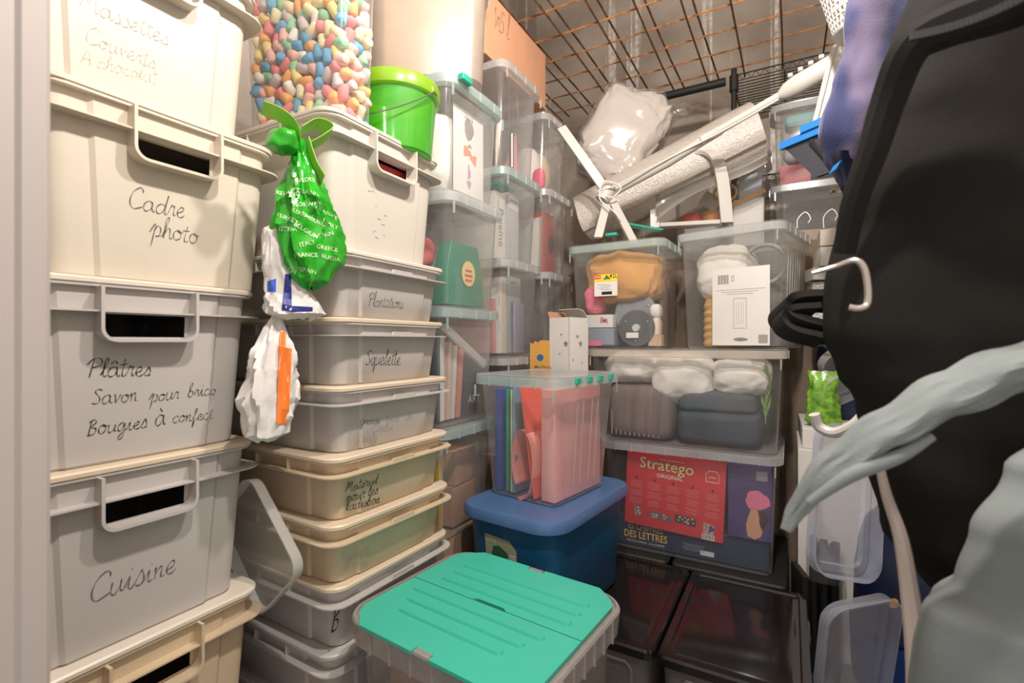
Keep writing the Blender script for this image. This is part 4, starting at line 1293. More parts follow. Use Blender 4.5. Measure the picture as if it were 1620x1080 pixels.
def curl(u, v):
    i = min(int(u * 40), 40)
    ca, sa, r_ = sp[i]
    return inP(-.002 + r_ * ca * .80, -.150 + v * .24, .115 + r_ * sa * 2.0)


mb = MB().grid(curl, 41, 4)
o = single('curled_paper', mb, PINK, 'curled salmon pink sheet standing in the pink box', 'paper')
md = o.modifiers.new('thickness', 'SOLIDIFY'); md.thickness = .0012
slab('red_folder', 'vermilion sheet leaning right of the curled pink paper', 'folder', inP(.048, -.02, .008), (.003, .26, .35), cm('vermilion card', (.85, .14, .09)), rot=(0, math.radians(-9), RP))
slab('pink_pad', 'thick stack of pale pink paper filling the right of the box', 'paper stack', inP(.094, .0, .008), (.05, .28, .34), cm('pale pink paper', (.90, .40, .38), .6), RP)

# green-lidded crate in front
cx, cy, rz = -0.562, 0.885, math.radians(-5)
t = thing('folding_lid_crate', 'clear crate with a teal two-leaf folding lid in the foreground', 'crate', (cx, cy, 0), rz)
w_, d_, h_ = .475, .395, .553
SM = clear('crate plastic', (.72, .64, .60), fac=.30, rough=.2)
part('body', MB().loft([rr(w_ - .10, d_ - .10, .03, 0), rr(w_ - .09, d_ - .09, .04, .01), rr(w_ - .04, d_ - .04, .05, h_ - .03)], True, False), SM, t)
CR = clear('crate rim plastic', (.66, .60, .58), fac=.62, rough=.2)
mb = MB().loft([rr(w_ - .042, d_ - .042, .05, h_ - .055, 8), rr(w_ - .004, d_ - .004, .066, h_ - .05, 8), rr(w_ + .004, d_ + .004, .068, h_ - .004, 8), rr(w_ - .002, d_ - .002, .066, h_, 8), rr(w_ - .012, d_ - .012, .060, h_, 8), rr(w_ - .014, d_ - .014, .060, h_ - .006, 8), rr(w_ - .05, d_ - .05, .05, h_ - .006, 8)], False, False)
for k in range(6):
    f = -.5 + (k + .5) / 6
    for s in (-1, 1):
        mb.box((f * (w_ - .14), s * (d_ / 2 + .001), h_ - .028), (.0025, .005, .044))
        mb.box((s * (w_ / 2 + .001), f * (d_ - .14), h_ - .028), (.005, .0025, .044))
part('rim', mb, CR, t)
TEALL = solid('mint teal lid', (.05, .46, .335), .38, var=.04, scale=6, bump=.04, bscale=200)


def leaf(y0_, y1_, sgn, label):
    """one leaf of the lid: plate reaching to the outer edge between the corner lugs, embossed ribs"""
    zt = h_ - .004
    X = w_ / 2 - .016
    e = .055
    outer = y0_ if sgn < 0 else y1_
    inner = y1_ if sgn < 0 else y0_
    # outline with cut corners and a shallow finger notch on the inner edge
    pts = [(-X, inner), (-X, outer - sgn * .05), (-X + .012, outer - sgn * .028), (-X + e - .02, outer - sgn * .008), (-X + e, outer + sgn * .008), (-.022, outer + sgn * .008), (-.022, outer - sgn * .006), (.022, outer - sgn * .006), (.022, outer + sgn * .008), (X - e, outer + sgn * .008), (X - e + .02, outer - sgn * .008), (X - .012, outer - sgn * .028), (X, outer - sgn * .05), (X, inner)]
    if sgn > 0:
        pts += [(.045, inner), (.035, inner + .008), (-.035, inner + .008), (-.045, inner)]
    mb = MB()
    n = len(pts)
    lo = [Vector((x, y, zt)) for x, y in pts]; hi = [Vector((x, y, zt + .007)) for x, y in pts]
    mb.loft([lo, hi])
    lf = part('lid_leaf', mb, TEALL, t, label)
    for k in range(3):
        yy = inner + sgn * (.035 + k * .040)
        m2 = MB().loft([rr(w_ - .13 - .04 * k * (sgn < 0), .020, .009, zt + .0068), rr(w_ - .136 - .04 * k * (sgn < 0), .014, .006, zt + .0118)])
        m2.xf(Matrix.Translation((-.01 if sgn < 0 else .01, yy, 0)))
        part('rib', m2, TEALL, lf)
    return lf


leaf(-d_ / 2 + .002, -.0012, -1, 'near leaf of the teal lid')
leaf(.0012, d_ / 2 - .002, 1, 'far leaf of the teal lid')
for s in (-1, 1):
    part('catch', MB().rbox((0, s * (d_ / 2 - .003), h_ - .004), (.038, .014, .008), .002), CR, t)
slab('brown_parcel', 'brown cardboard parcel inside the teal-lidded crate', 'parcel', (cx, cy, .012), (.33, .25, .44), CARD_PALE, rz)


# ------------------------------------------------------------------ bags and a lid in the gap between the two front stacks
def bag_mesh(prof, seed, amp=.12, freq=14, nu=44, nv=40, crease=.12):
    """crumpled bag: prof = list of (z, half width x, half width y, cx, cy); local coordinates"""
    zs = [p[0] for p in prof]

    def lerp(v):
        k = v * (len(prof) - 1); i = min(int(k), len(prof) - 2); f = k - i
        f = f * f * (3 - 2 * f)
        return [a + (b - a) * f for a, b in zip(prof[i], prof[i + 1])]

    def fn(u, v):
        z, rx, ry, cx_, cy_ = lerp(v)
        a = 2 * PI * u
        p = Vector((math.cos(a), math.sin(a), 0))
        q = Vector((p.x * .09, p.y * .09, z))
        k = 1 + amp * 1.6 * fbm(q * freq, seed) + crease * (1 - abs(math.sin(5 * a + 20 * z + 6 * fbm(q * 6, seed + 3)))) - crease * .5
        return Vector((cx_ + p.x * rx * k, cy_ + p.y * ry * k, z + .008 * fbm(q * 20, seed + 5)))
    return MB().grid(fn, nu, nv, True)


# crinkly green gift bag knotted to the handle
t = thing('green_bag', 'shiny green bag printed with country names hanging between the stacks', 'bag', (-0.843, 0.655, CZ + .105))
FOIL = solid('green foil', (.02, .36, .012), .25, var=.3, scale=12, bump=.6, bscale=28, spec=.7)
mbg = bag_mesh([(0.0, .010, .012, 0, 0), (.018, .032, .040, 0, 0), (.06, .044, .064, 0, .006), (.12, .046, .070, 0, .004), (.18, .040, .052, 0, -.006), (.23, .026, .030, 0, -.014), (.262, .016, .018, 0, -.018), (.285, .022, .026, 0, -.020)], 3, amp=.16, crease=.20, nu=64, nv=56)
bagme = part('bag', mbg, FOIL, t)
bvh = BVHTree.FromPolygons([tuple(v) for v in mbg.v], mbg.f)
words = ['SPAIN', 'LATVIA', 'CYPRUS', 'AUSTRIA', 'TURKEY', 'DENMARK', 'IRELAND', 'FINLAND', 'SPAIN', 'FRANCE', 'ITALY', 'BELGIUM', 'LUXEMBURG', 'NORWAY', 'POLAND', 'SWEDEN', 'MALTA', 'RUSSIA', 'GREECE', 'SPAIN', 'ITALY', 'FRANCE', 'BELGIUM', 'NORWAY']
rnd = random.Random(8)
WPR = cm('pale print', (.62, .80, .48), .4)
vd = -Vector((Fv.x * .9 - Rv.x * .36, Fv.y * .9 - Rv.y * .36, 0)).normalized()   # outward, roughly towards the open room
sd = Vector((0, 0, 1)).cross(vd)
for k, wd in enumerate(words):
    me = text_mesh(wd, .0115, WPR, bold=.006)
    cz_ = .032 + (k % 8) * .024 + rnd.uniform(-.004, .004); cu_ = (-.042, -.002, .038)[k // 8 % 3] + rnd.uniform(-.005, .005)
    ang = rnd.uniform(-.5, .5); ok = True
    for v in me.vertices:
        x, y = v.co.x, v.co.y
        x, y = x * math.cos(ang) - y * math.sin(ang), x * math.sin(ang) + y * math.cos(ang)
        o_ = sd * (cu_ + x) + Vector((0, 0, cz_ + y)) + vd * .3
        h_, n_, i_, d_2 = bvh.ray_cast(o_, -vd)
        if h_ is None:
            ok = False; break
        v.co = h_ + vd * .0012
    if ok:
        obj('print_word', me, bagme)
    else:
        bpy.data.meshes.remove(me)
RIB = solid('lime ribbon', (.30, .62, .06), .5, var=.15, scale=20)
for nm, pth in (('ribbon', [(.0, -.02, .27), (.02, -.045, .30), (.02, -.075, .315), (.0, -.10, .325)]), ('ribbon', [(.0, -.02, .27), (.03, .01, .30), (.03, .03, .325), (.01, .01, .335), (.0, -.02, .31)]), ('ribbon', [(.02, -.02, .285), (.03, -.01, .24), (.035, .005, .215)])):
    part(nm, MB().strip(catmull(pth, 6), .030, .0012, (.8, -.3, .5)), RIB, t)
single('green_tissue', lump(.06, .05, .05, 6, .15, 30, 30, 20), FOIL, 'crumpled green foil scrap tied above the green bag', 'foil', (-0.835, 0.590, CZ + .352))

# white and blue plastic bag under it
t = thing('white_blue_bag', 'white plastic bag with blue print stuffed under the green bag', 'plastic bag', (-0.872, 0.630, CZ + .045))
WPL = solid('thin white film', (.76, .72, .69), .35, var=.03, bump=.4, bscale=40)
bm_ = bag_mesh([(0.0, .020, .030, 0, .015), (.012, .040, .060, 0, .015), (.05, .036, .048, 0, .003), (.10, .030, .034, 0, -.02), (.17, .024, .026, 0, -.025), (.18, .010, .010, 0, -.025)], 9)
bw_ = part('bag', bm_, WPL, t)
bv2 = BVHTree.FromPolygons([tuple(v) for v in bm_.v], bm_.f)
BPR = cm('navy print', (.02, .03, .22), .4)


def decal(pts, bv, out=.0012):
    """small printed patch on a bag: pts (side, up) in metres projected onto the surface"""
    mb = MB(); P2 = []
    n = 6
    (x0, z0), (x1, z1), (x2, z2), (x3, z3) = pts
    for j in range(n + 1):
        for i in range(n + 1):
            u = i / n; v = j / n
            x = (x0 * (1 - u) + x1 * u) * (1 - v) + (x3 * (1 - u) + x2 * u) * v
            z = (z0 * (1 - u) + z1 * u) * (1 - v) + (z3 * (1 - u) + z2 * u) * v
            h = bv.ray_cast(sd * x + Vector((0, 0, z)) + vd * .3, -vd)[0]
            P2.append(None if h is None else h + vd * out)
    for j in range(n):
        for i in range(n):
            q = [P2[j * (n + 1) + i], P2[j * (n + 1) + i + 1], P2[(j + 1) * (n + 1) + i + 1], P2[(j + 1) * (n + 1) + i]]
            if None not in q:
                mb.add(q, [[0, 1, 2, 3]])
    return mb


part('print', decal([(-.01, .015), (.008, .012), (.006, .085), (-.004, .085)], bv2), BPR, bw_)
part('print', decal([(.008, .012), (.045, .016), (.045, .024), (.008, .024)], bv2), BPR, bw_)
part('print', decal([(-.035, .05), (-.02, .05), (-.02, .075), (-.035, .07)], bv2), cm('blue print', (.03, .10, .55), .4), bw_)

# white and orange carrier bag
t = thing('carrier_bag', 'creased white carrier bag with an orange side hanging beside the Plâtres box', 'carrier bag', (-0.882, 0.602, CZ - .190))
bm_ = bag_mesh([(0.0, .012, .020, 0, -.010), (.012, .030, .044, 0, -.012), (.07, .034, .052, 0, -.008), (.14, .032, .050, 0, .0), (.19, .026, .034, 0, .006), (.225, .012, .016, 0, .008), (.24, .006, .008, 0, .008)], 14, amp=.16, crease=.2)
cb = part('bag', bm_, WPL, t)
bv3 = BVHTree.FromPolygons([tuple(v) for v in bm_.v], bm_.f)
part('orange_side', decal([(.010, .035), (.030, .030), (.036, .205), (.014, .21)], bv3, .005), cm('orange film', (.88, .20, .03), .4), cb)
part('side_fold', bag_mesh([(0.0, .004, .004, 0, 0), (.02, .016, .014, 0, 0), (.045, .012, .010, 0, .004), (.06, .004, .004, 0, .004)], 5, nu=20, nv=16).xf(Matrix.Translation((.0, .045, .055))), WPL, t)

# frosted lid standing on its corner in the gap
t = thing('frosted_tray', 'shallow frosted plastic tray wedged upright on its corner between the front stacks', 'tray', (-1.005, 0.661, CZ - .440), 0, rot=(PI / 2, 0, 0))
A = Matrix.Rotation(math.radians(44), 4, 'Z')
FRL = clear('frosted lid plastic', (.80, .78, .74), fac=.55, rough=.25)
part('plate', MB().loft([rr(.19, .24, .035, 0), rr(.19, .24, .035, .002)]).xf(A), CLEAR2, t)
part('skirt', MB().loft([rr(.19, .24, .035, 0), rr(.196, .246, .038, .024), rr(.190, .240, .035, .024), rr(.184, .234, .032, .001)], False, False).xf(A), FRL, t)

# ------------------------------------------------------------------ cartons between the pink box and the far corner
t = thing('gold_packet', 'torn golden brown food packet with a round blue mark', 'packet', (-0.885, 1.80, CZ - .20), 0.25)
GOLDC = solid('golden brown card', (.62, .31, .06), .5, var=.08, scale=6)
mb = MB()
prof = [(-.040, .198), (-.028, .190), (-.020, .202), (-.006, .196), (.004, .205), (.040, .204)]
lo = [Vector((x, -.03, 0)) for x, _ in prof]; hi = [Vector((x, -.03, z)) for x, z in prof]
mb.loft([lo, hi, [Vector((x, .03, z - .01)) for x, z in prof], [Vector((x, .03, 0)) for x, _ in prof]], False, False, closed=False)
mb.add([(-.04, -.03, 0), (-.04, .03, 0), (-.04, .03, .188), (-.04, -.03, .198)], [[0, 1, 2, 3]])
mb.add([(.04, -.03, 0), (.04, .03, 0), (.04, .03, .194), (.04, -.03, .204)], [[0, 1, 2, 3]])
part('box', mb, GOLDC, t)
part('mark', blob(MB(), .002, .135, .014, .014, 0, 20, 0, -.0306), cm('mark blue', (.02, .12, .32)), t)
flat_text('MaxiNuts', .022, INKM, t, .012, .090, -.0306, bold=.006, narrow=.8)
t = thing('star_carton', 'open white carton printed with grey stars behind the pink box', 'carton', (-0.778, 1.835, CZ - .20), -0.28)
sx_, sy_, sz_ = .10, .12, .295
mb = MB()
for a, b in (((-sx_ / 2, -sy_ / 2), (sx_ / 2, -sy_ / 2)), ((sx_ / 2, -sy_ / 2), (sx_ / 2, sy_ / 2)), ((sx_ / 2, sy_ / 2), (-sx_ / 2, sy_ / 2)), ((-sx_ / 2, sy_ / 2), (-sx_ / 2, -sy_ / 2))):
    mb.box(((a[0] + b[0]) / 2, (a[1] + b[1]) / 2, sz_ / 2), (abs(a[0] - b[0]) + .003, abs(a[1] - b[1]) + .003, sz_))
part('walls', mb, WHITECARD, t)
part('flap', MB().strip([(0, sy_ / 2, sz_), (0, sy_ / 2 - .03, sz_ + .03), (0, sy_ / 2 - .065, sz_ + .035)], sx_, .002, (1, 0, 0)), WHITECARD, t)
part('flap', MB().strip([(-sx_ / 2, 0, sz_), (-sx_ / 2 - .012, 0, sz_ + .025)], sy_, .002, (0, 1, 0)), CARD, t)
STAR = cm('grey star print', (.25, .23, .23))
rnd = random.Random(5)
for k in range(12):
    mb = MB(); cu_, cz_ = rnd.uniform(-.04, .04), rnd.uniform(.02, .25); r_ = rnd.choice((.006, .010, .015))
    pts = [(cu_ + (r_ if i % 2 == 0 else r_ * .42) * math.cos(PI / 2 + i * PI / 5), cz_ + (r_ if i % 2 == 0 else r_ * .42) * math.sin(PI / 2 + i * PI / 5)) for i in range(10)]
    if k % 2:
        mb.add([(u, -sy_ / 2 - .0022, v) for u, v in pts], [list(range(10))])
    else:
        mb.add([(sx_ / 2 + .0022, u, v) for u, v in pts], [list(range(10))])
    part('star', mb, STAR, t)
carton('brown carton behind the pink box carrying the packets', (-0.825, 1.845, .2805), (.19, .13, CZ - .20 - .2805), CARD_PALE)

# ------------------------------------------------------------------ back row on top: duvet, bubble roll, lamp, toys
carton('long brown carton on the floor along the back behind the pillow box', (-0.36, 2.60, 0), (1.05, .24, CZ + .44), solid('dull brown board', (.20, .145, .105), .85, var=.2, scale=9), flaps=True)
# quilt in a clear bag
c = on_y(948, 206, 2.40)
t = thing('bagged_quilt', 'white quilt packed in a shiny clear plastic bag under the mesh', 'quilt', (c.x, c.y, c.z - .25), 0, rot=(0, math.radians(30), .35))
part('quilt', crumple(.35, .23, .45, 41, .085, 7, 110, 84, e=.5, fine=.7), solid('quilt white', (.62, .55, .50), .8, var=.03, bump=1.0, bscale=26), t)
part('plastic_bag', crumple(.365, .245, .465, 41, .095, 7, 110, 84, e=.5, fine=.8).xf(Matrix.Translation((0, 0, -.01))), FILM, t, 'clear shiny film')
part('bag_mouth', bag_mesh([(0, .05, .03, 0, 0), (.04, .025, .02, 0, 0), (.08, .045, .03, .01, 0)], 3, nu=24, nv=14).xf(Matrix.Translation((.15, -.02, .42)) @ Matrix.Rotation(.7, 4, 'Y')), FILM, t)
# bubble wrap roll
BUB = solid('bubble wrap', (.60, .54, .48), .18, var=.08, scale=60, bump=1.0, bscale=130, spec=.9)
a = on_y(925, 350, 2.36); b = on_y(1200, 208, 2.44)
ax = (b - a); L_ = ax.length; ax.normalize()
t = thing('bubble_wrap_roll', 'long roll of bubble wrap slanting behind the white lamp', 'bubble wrap', a)
t.rotation_euler = ax.to_track_quat('Z', 'Y').to_euler()


def spiral(u, v):
    ang = u * 2 * PI * 2.6
    r_ = .095 + .045 * u + .004 * fbm((math.cos(ang) * 2, math.sin(ang) * 2, v * 6), 3)
    return Vector((r_ * math.cos(ang), r_ * math.sin(ang), v * L_ + .006 * math.sin(ang * 3)))


part('roll', MB().grid(spiral, 120, 14), BUB, t, sharp=60)
part('core', MB().tube([(0, 0, .0), (0, 0, L_)], .09, 24), solid('roll core', (.55, .47, .40), .6), t)
# loose end of the wrap hanging
a2 = on_y(1035, 335, 2.28); b2 = on_y(1215, 255, 2.34)


def sheet_fn(u, v):
    p = a2.lerp(b2, u)
    return Vector((p.x, p.y + .05 * math.sin(3 * u + 2 * v) + .02 * math.sin(9 * v), p.z + .085 - v * .085 + .03 * math.sin(5 * u) - .03 * v * math.sin(2.5 * u + 1)))


o = single('bubble_wrap_sheet', MB().grid(sheet_fn, 40, 14), clear('bubble film', (.78, .74, .70), fac=.5, rough=.15, gl=.8), 'loose sheet of bubble wrap hanging under the roll', 'bubble wrap')
md = o.modifiers.new('thickness', 'SOLIDIFY'); md.thickness = .004

# white lamp lying across
hub = on_y(963, 308, 2.10)
t = thing('floor_lamp', 'white floor lamp lying slantwise with folded base legs and cable', 'lamp', (0, 0, 0))
e1 = on_y(888, 202, 2.02); e2 = on_y(946, 376, 2.02); e3 = on_y(1004, 386, 2.06)
for e_, w_2 in ((e1, .040), (e2, .036), (e3, .034)):
    part('base_leg', MB().strip([hub, hub.lerp(e_, .5), e_], w_2, .016, Vector((.9, .3, .5)).cross((e_ - hub).normalized()).cross((e_ - hub).normalized()) if False else (Rv * .9 + Vector((0, 0, .45)) if e_ is e1 else Rv)), WHITEM, t)
part('hub', MB().tube([hub + Vector((-.02, -.03, -.03)), hub + Vector((.01, -.01, .03))], .033, 16), WHITEM, t)
p1 = on_y(1055, 258, 2.10); p2 = on_y(1140, 205, 2.06); p3 = on_y(1232, 152, 2.02); p4 = on_y(1335, 92, 1.98)
part('pole', MB().tube([hub, p1, p2], .019, 14), WHITEM, t)
part('upper_pole', MB().tube([p2 + (hub - p2) * .15, p2, p3], [.021, .016, .014], 14), WHITEM, t)
hd = (p4 - p3)
part('head', MB().tube([p3, p3 + hd * .12, p3 + hd * .3, p3 + hd * .9, p4], [.014, .030, .036, .034, .02], 16), WHITEM, t)
for k in range(4):
    q = p3 + hd * (.25 + k * .16) + Vector((-.012, -.01, .034))
    part('knob', MB().rbox(q, (.016, .016, .012), .003), WHITEM, t)
cab = catmull([p3 + Vector((0, -.02, -.02)), p2 + Vector((.02, -.03, -.015)), p1 + Vector((.02, -.03, .01)), hub + Vector((.05, -.05, .02)), hub + Vector((-.03, -.05, .01)), hub + Vector((.03, -.055, -.03)), hub + Vector((.07, -.05, .01)), hub + Vector((0, -.06, .04)), hub + Vector((-.02, -.06, -.03)), hub + Vector((.04, -.06, -.09)), hub + Vector((.07, -.05, -.13))], 6)
part('cable', MB().tube(cab, .0035, 6), cm('white cable', (.78, .74, .68), .4), t)

# white bent metal stand
t = thing('metal_stand', 'white bent metal stand with two uprights on the clear boxes', 'stand', (0, 0, 0))
y_ = 2.26
up = [on_y(1078, 252, y_ + .05), on_y(1110, 240, y_ + .02), on_y(1132, 248, y_), on_y(1141, 275, y_), on_y(1146, 310, y_), on_y(1150, 352, y_)]
part('upright', MB().strip(catmull(up, 5), .048, .016, (.95, .3, 0)), WHITEM, t)
part('upright', MB().strip([on_y(1034, 270, y_ + .1), on_y(1036, 360, y_ + .1)], .04, .014, (.95, .3, 0)), WHITEM, t)
part('foot', MB().strip([on_y(1046, 357, y_ - .02), on_y(1140, 352, y_ - .05)], .05, .016, (0, 1, 0)), WHITEM, t)
# teal hanger clip on the left box
t = thing('teal_clip_bar', 'teal plastic clip bar lying on the reel box lid', 'clip', on_y(1015, 356, 2.12) , 0)
mb = MB().strip([(-.09, -.02, .02), (.09, .0, -.03)], .03, .004, (.2, 1, .3))
part('bar', mb, TEAL, t)
part('bar', MB().strip([(-.08, -.02, .006), (.08, .0, -.038)], .01, .003, (.2, 1, .3)), TEAL, t)
single('teal_tab', MB().rbox((0, 0, 0), (.05, .03, .012), .003), TEAL, 'small teal tab beside the lamp foot on the reel box', 'tab', on_y(968, 372, 2.03) - Vector((0, 0, .004)))

# toys box
ZY = CZ + .4405
cbox('clear box of toys and bright plastic pieces behind the white stand', (-0.30, 2.60), ZY, .45, .22, .42, 0, taper=.03, ribs=5)
single('red_shell', lump(.11, .10, .075, 51, .04, 6), cm('coral red plastic', (.85, .13, .09), .35), 'coral red plastic shell in the toy box', 'toy', (-0.43, 2.57, ZY + .125))
single('amber_cup', MB().lathe([(0.0, 0.0), (.036, 0.0), (.045, .07), (.041, .07), (.033, .004)], 20), cm('amber plastic', (.62, .25, .03), .3), 'amber plastic cup in the toy box', 'toy', (-0.335, 2.56, ZY + .12))
single('grey_ball', lump(.12, .10, .11, 55, .03, 5), cm('pinkish grey cloth', (.50, .40, .38), .8), 'pinkish grey soft toy in the toy box', 'toy', (-0.26, 2.60, ZY + .12))
single('orange_band', MB().tube([(.05 * math.cos(a), 0, .05 + .04 * math.sin(a)) for a in [2 * PI * k / 28 for k in range(29)]], .006, 8), cm('orange yellow plastic', (.80, .45, .05), .35), 'orange yellow ring in the toy box', 'toy', (-0.27, 2.545, ZY + .22))
slab('orange_strap', 'orange strap slanting across the white packet in the toy box', 'strap', (-0.17, 2.535, ZY + .22), (.16, .004, .022), cm('orange web', (.68, .33, .06)), rot=(0, math.radians(-20), 0))
slab('white_packet', 'white packet at the right of the toy box', 'packet', (-0.17, 2.56, ZY + .01), (.13, .03, .22), PAPER, .05)
slab('pale_blue_packet', 'pale bluish packet standing above the white packet in the toy box', 'packet', (-0.165, 2.60, ZY + .15), (.10, .02, .22), cm('bluish white', (.55, .60, .70)), .05)
slab('white_leaflet', 'white leaflet tilted inside the toy box', 'leaflet', (-0.36, 2.575, ZY + .22), (.09, .004, .07), PAPER, rot=(0, .6, 0))

slab('grey_game', 'flat grey game box at the bottom of the toy box', 'game box', (-0.345, 2.60, ZY + .008), (.22, .14, .108), cm('dull grey card', (.30, .28, .27)))
# two small clear boxes at the right on the turned box
cbox('clear box with small metal hooks under the purple cloth box', (0.13, 2.60), CZ + .4405, .42, .22, .262, 0, taper=.03, ribs=4)
single('metal_hook', MB().tube(catmull([(0, 0, 0), (0, 0, .05), (.03, 0, .08), (.05, 0, .05), (.04, 0, .03)], 6), .004, 6), STEEL, 'small steel hook in the lower right clear box', 'hook', (0.03, 2.56, CZ + .50))
single('metal_hook', MB().tube(catmull([(0, 0, 0), (0, 0, .05), (.03, 0, .08), (.05, 0, .05), (.04, 0, .03)], 6), .004, 6), STEEL, 'small steel hook farther right in the lower clear box', 'hook', (0.13, 2.56, CZ + .50))
slab('taupe_block', 'taupe block in the lower right clear box', 'block', (0.07, 2.60, CZ + .45), (.20, .09, .05), cm('taupe', (.42, .32, .27)), .2)
cbox('clear box with mauve cloth high at the right under the wire shelf', (0.13, 2.60), CZ + .7025, .42, .22, .36, 0, taper=.02, ribs=4)
single('mauve_cloth', lump(.28, .13, .17, 61, .05, 6, fold=.05), cm('mauve grey cloth', (.30, .24, .25), .9), 'mauve grey cloth in the high clear box', 'cloth', (0.11, 2.60, CZ + .80))
slab('teal_cloth', 'teal cloth folded on top of the mauve cloth', 'cloth', (0.11, 2.60, CZ + .975), (.26, .12, .05), cm('pale teal cloth', (.22, .40, .40), .9), r=.02)
slab('rose_packet', 'rose packet with a white flower print in the high clear box', 'packet', (0.02, 2.56, CZ + .712), (.12, .03, .085), cm('rose packet', (.75, .22, .25)))
for x_, lb in ((-.02, 'grey plastic side catch of boxes at left'),):
    pass


# ------------------------------------------------------------------ the right side
# blue clip-handled tray
p = on_y(1236, 232, 1.75); q = on_y(1345, 238, 1.62)
t = thing('blue_clip_tray', 'dark tray with a bright blue clip edge beside the towel', 'tray', p, math.atan2(q.y - p.y, q.x - p.x))
Wt = (q - p).length
SB = cm('bright blue plastic', (.03, .22, .62), .3)
part('edge', MB().box((Wt / 2, 0, 0), (Wt, .02, .022)), SB, t)
part('clip', MB().box((.11, -.006, .020), (.07, .02, .020)), SB, t)
part('clip', MB().box((Wt - .02, -.006, .020), (.05, .02, .020)), SB, t)
part('panel', MB().add([(0.012, 0, -.01), (Wt, 0, -.01), (Wt, 0, -.13), (.11, 0, -.13)], [[0, 1, 2, 3]]).add([(0.012, .012, -.01), (Wt, .012, -.01), (Wt, .012, -.13), (.11, .012, -.13)], [[3, 2, 1, 0]]), cm('slate plastic', (.06, .06, .075), .3), t)
part('slot', MB().tube([(.10, -.004, -.02), (.155, -.004, -.10), (Wt, -.004, -.105)], .007, 6), BLACKM, t)
# white pale lid leaning and perforated basket
p = on_y(1318, 140, 1.75)
t = thing('white_tray', 'white plastic tray standing upright beside the blue towel', 'tray', (p.x + .03, p.y, p.z - .16), 0, rot=(0, math.radians(14), math.radians(15)))
part('plate', MB().loft([rr(.18, .02, .008, 0), rr(.20, .024, .01, .26), rr(.12, .02, .008, .33)]), WHITEM, t)
part('border', MB().tube([(-.095, -.014, .01), (-.10, -.014, .25), (-.06, -.014, .325)], .007, 8), WHITEM, t)
c = on_y(1352, 5, 1.55)
t = thing('perforated_basket', 'white perforated basket high at the right under the mesh', 'basket', (c.x + .03, c.y, c.z - .075))
mb = MB()
R0, R1, Hb = .075, .115, .15
for k in range(40):
    a = 2 * PI * k / 40
    mb.tube([((R0 + (R1 - R0) * j / 6) * math.cos(a + j * .05), (R0 + (R1 - R0) * j / 6) * math.sin(a + j * .05), j * Hb / 6) for j in range(7)], .0026, 5)
for j in range(11):
    r_ = R0 + (R1 - R0) * j / 10
    mb.tube([(r_ * math.cos(2 * PI * k / 36), r_ * math.sin(2 * PI * k / 36), j * Hb / 10) for k in range(37)], .0026, 5)
part('lattice', mb, WHITEM, t)
part('base', MB().lathe([(0.0, -.004), (R0, -.004), (R0 + .004, .004), (0.0, .004)], 36), WHITEM, t)
part('rim', MB().lathe([(R1 - .003, Hb - .006), (R1 + .008, Hb - .004), (R1 + .008, Hb + .006), (R1 - .003, Hb + .006)], 36), WHITEM, t)

# white cartons beside the board games
t = carton('tall white carton standing right of the board game box', (0.155, 2.25, 0), (.26, .40, CZ - .385), WHITECARD, 0)
carton('flat white carton lying on the tall white one', (0.16, 2.25, CZ - .384), (.25, .38, .075), WHITECARD, .02)
PLANTF = solid('green printed foil', (.17, .36, .04), .25, var=.7, scale=34, bump=.5, bscale=40)
single('green_pouch', bag_mesh([(0, .04, .02, 0, 0), (.02, .055, .035, 0, 0), (.11, .05, .035, 0, 0), (.17, .045, .02, 0, 0), (.20, .05, .006, 0, 0)], 6, nu=32, nv=24), PLANTF, 'glossy green printed pouch standing on the white carton', 'pouch', (0.105, 2.11, CZ - .308))
single('navy_bag', lump(.17, .16, .36, 66, .05, 6, fold=.04), cm('navy nylon', (.012, .025, .09), .5), 'navy nylon bag beyond the green pouch', 'bag', (0.175, 2.35, CZ - .308))
t = thing('teal_pouch', 'teal rimmed pouch with dark cord above the navy bag', 'pouch', (0.10, 2.16, CZ - .02))
part('flap', lump(.10, .05, .06, 3, .05, 6), cm('teal nylon', (.02, .28, .32), .4), t)
part('cord', MB().tube(catmull([(-.01, -.03, .09), (-.01, -.032, .03), (.02, -.035, -.005), (.05, -.03, .0)], 6), .005, 8), BLACKM, t)
slab('patterned_box', 'white box with black speckles beside the card box', 'box', (0.13, 2.22, CZ + .04), (.12, .10, .10), solid('speckled card', (.7, .66, .62), .6, var=.9, scale=70), .1)
slab('striped_box', 'white carton with black curved stripes right of the card box', 'carton', (0.13, 2.22, CZ + .145), (.12, .10, .08), solid('striped card', (.62, .58, .54), .6, var=.95, scale=25, stretch=(1, 1, 4)), .1)
for k, (lb, dx, dz, s) in enumerate((('pale grey carton on the striped one', .0, .23, (.15, .10, .045)), ('white carton tilted above the pale grey one', .02, .28, (.13, .10, .07)), ('cream carton at the top of the small stack', .03, .355, (.14, .10, .06)))):
    slab('small_carton', lb, 'carton', (0.135 + dx, 2.20, CZ + dz), s, (cm('pale grey carton', (.55, .53, .50)), WHITECARD, cm('cream carton', (.70, .63, .53)))[k], .25 - .1 * k, group='small cartons right of the card box')

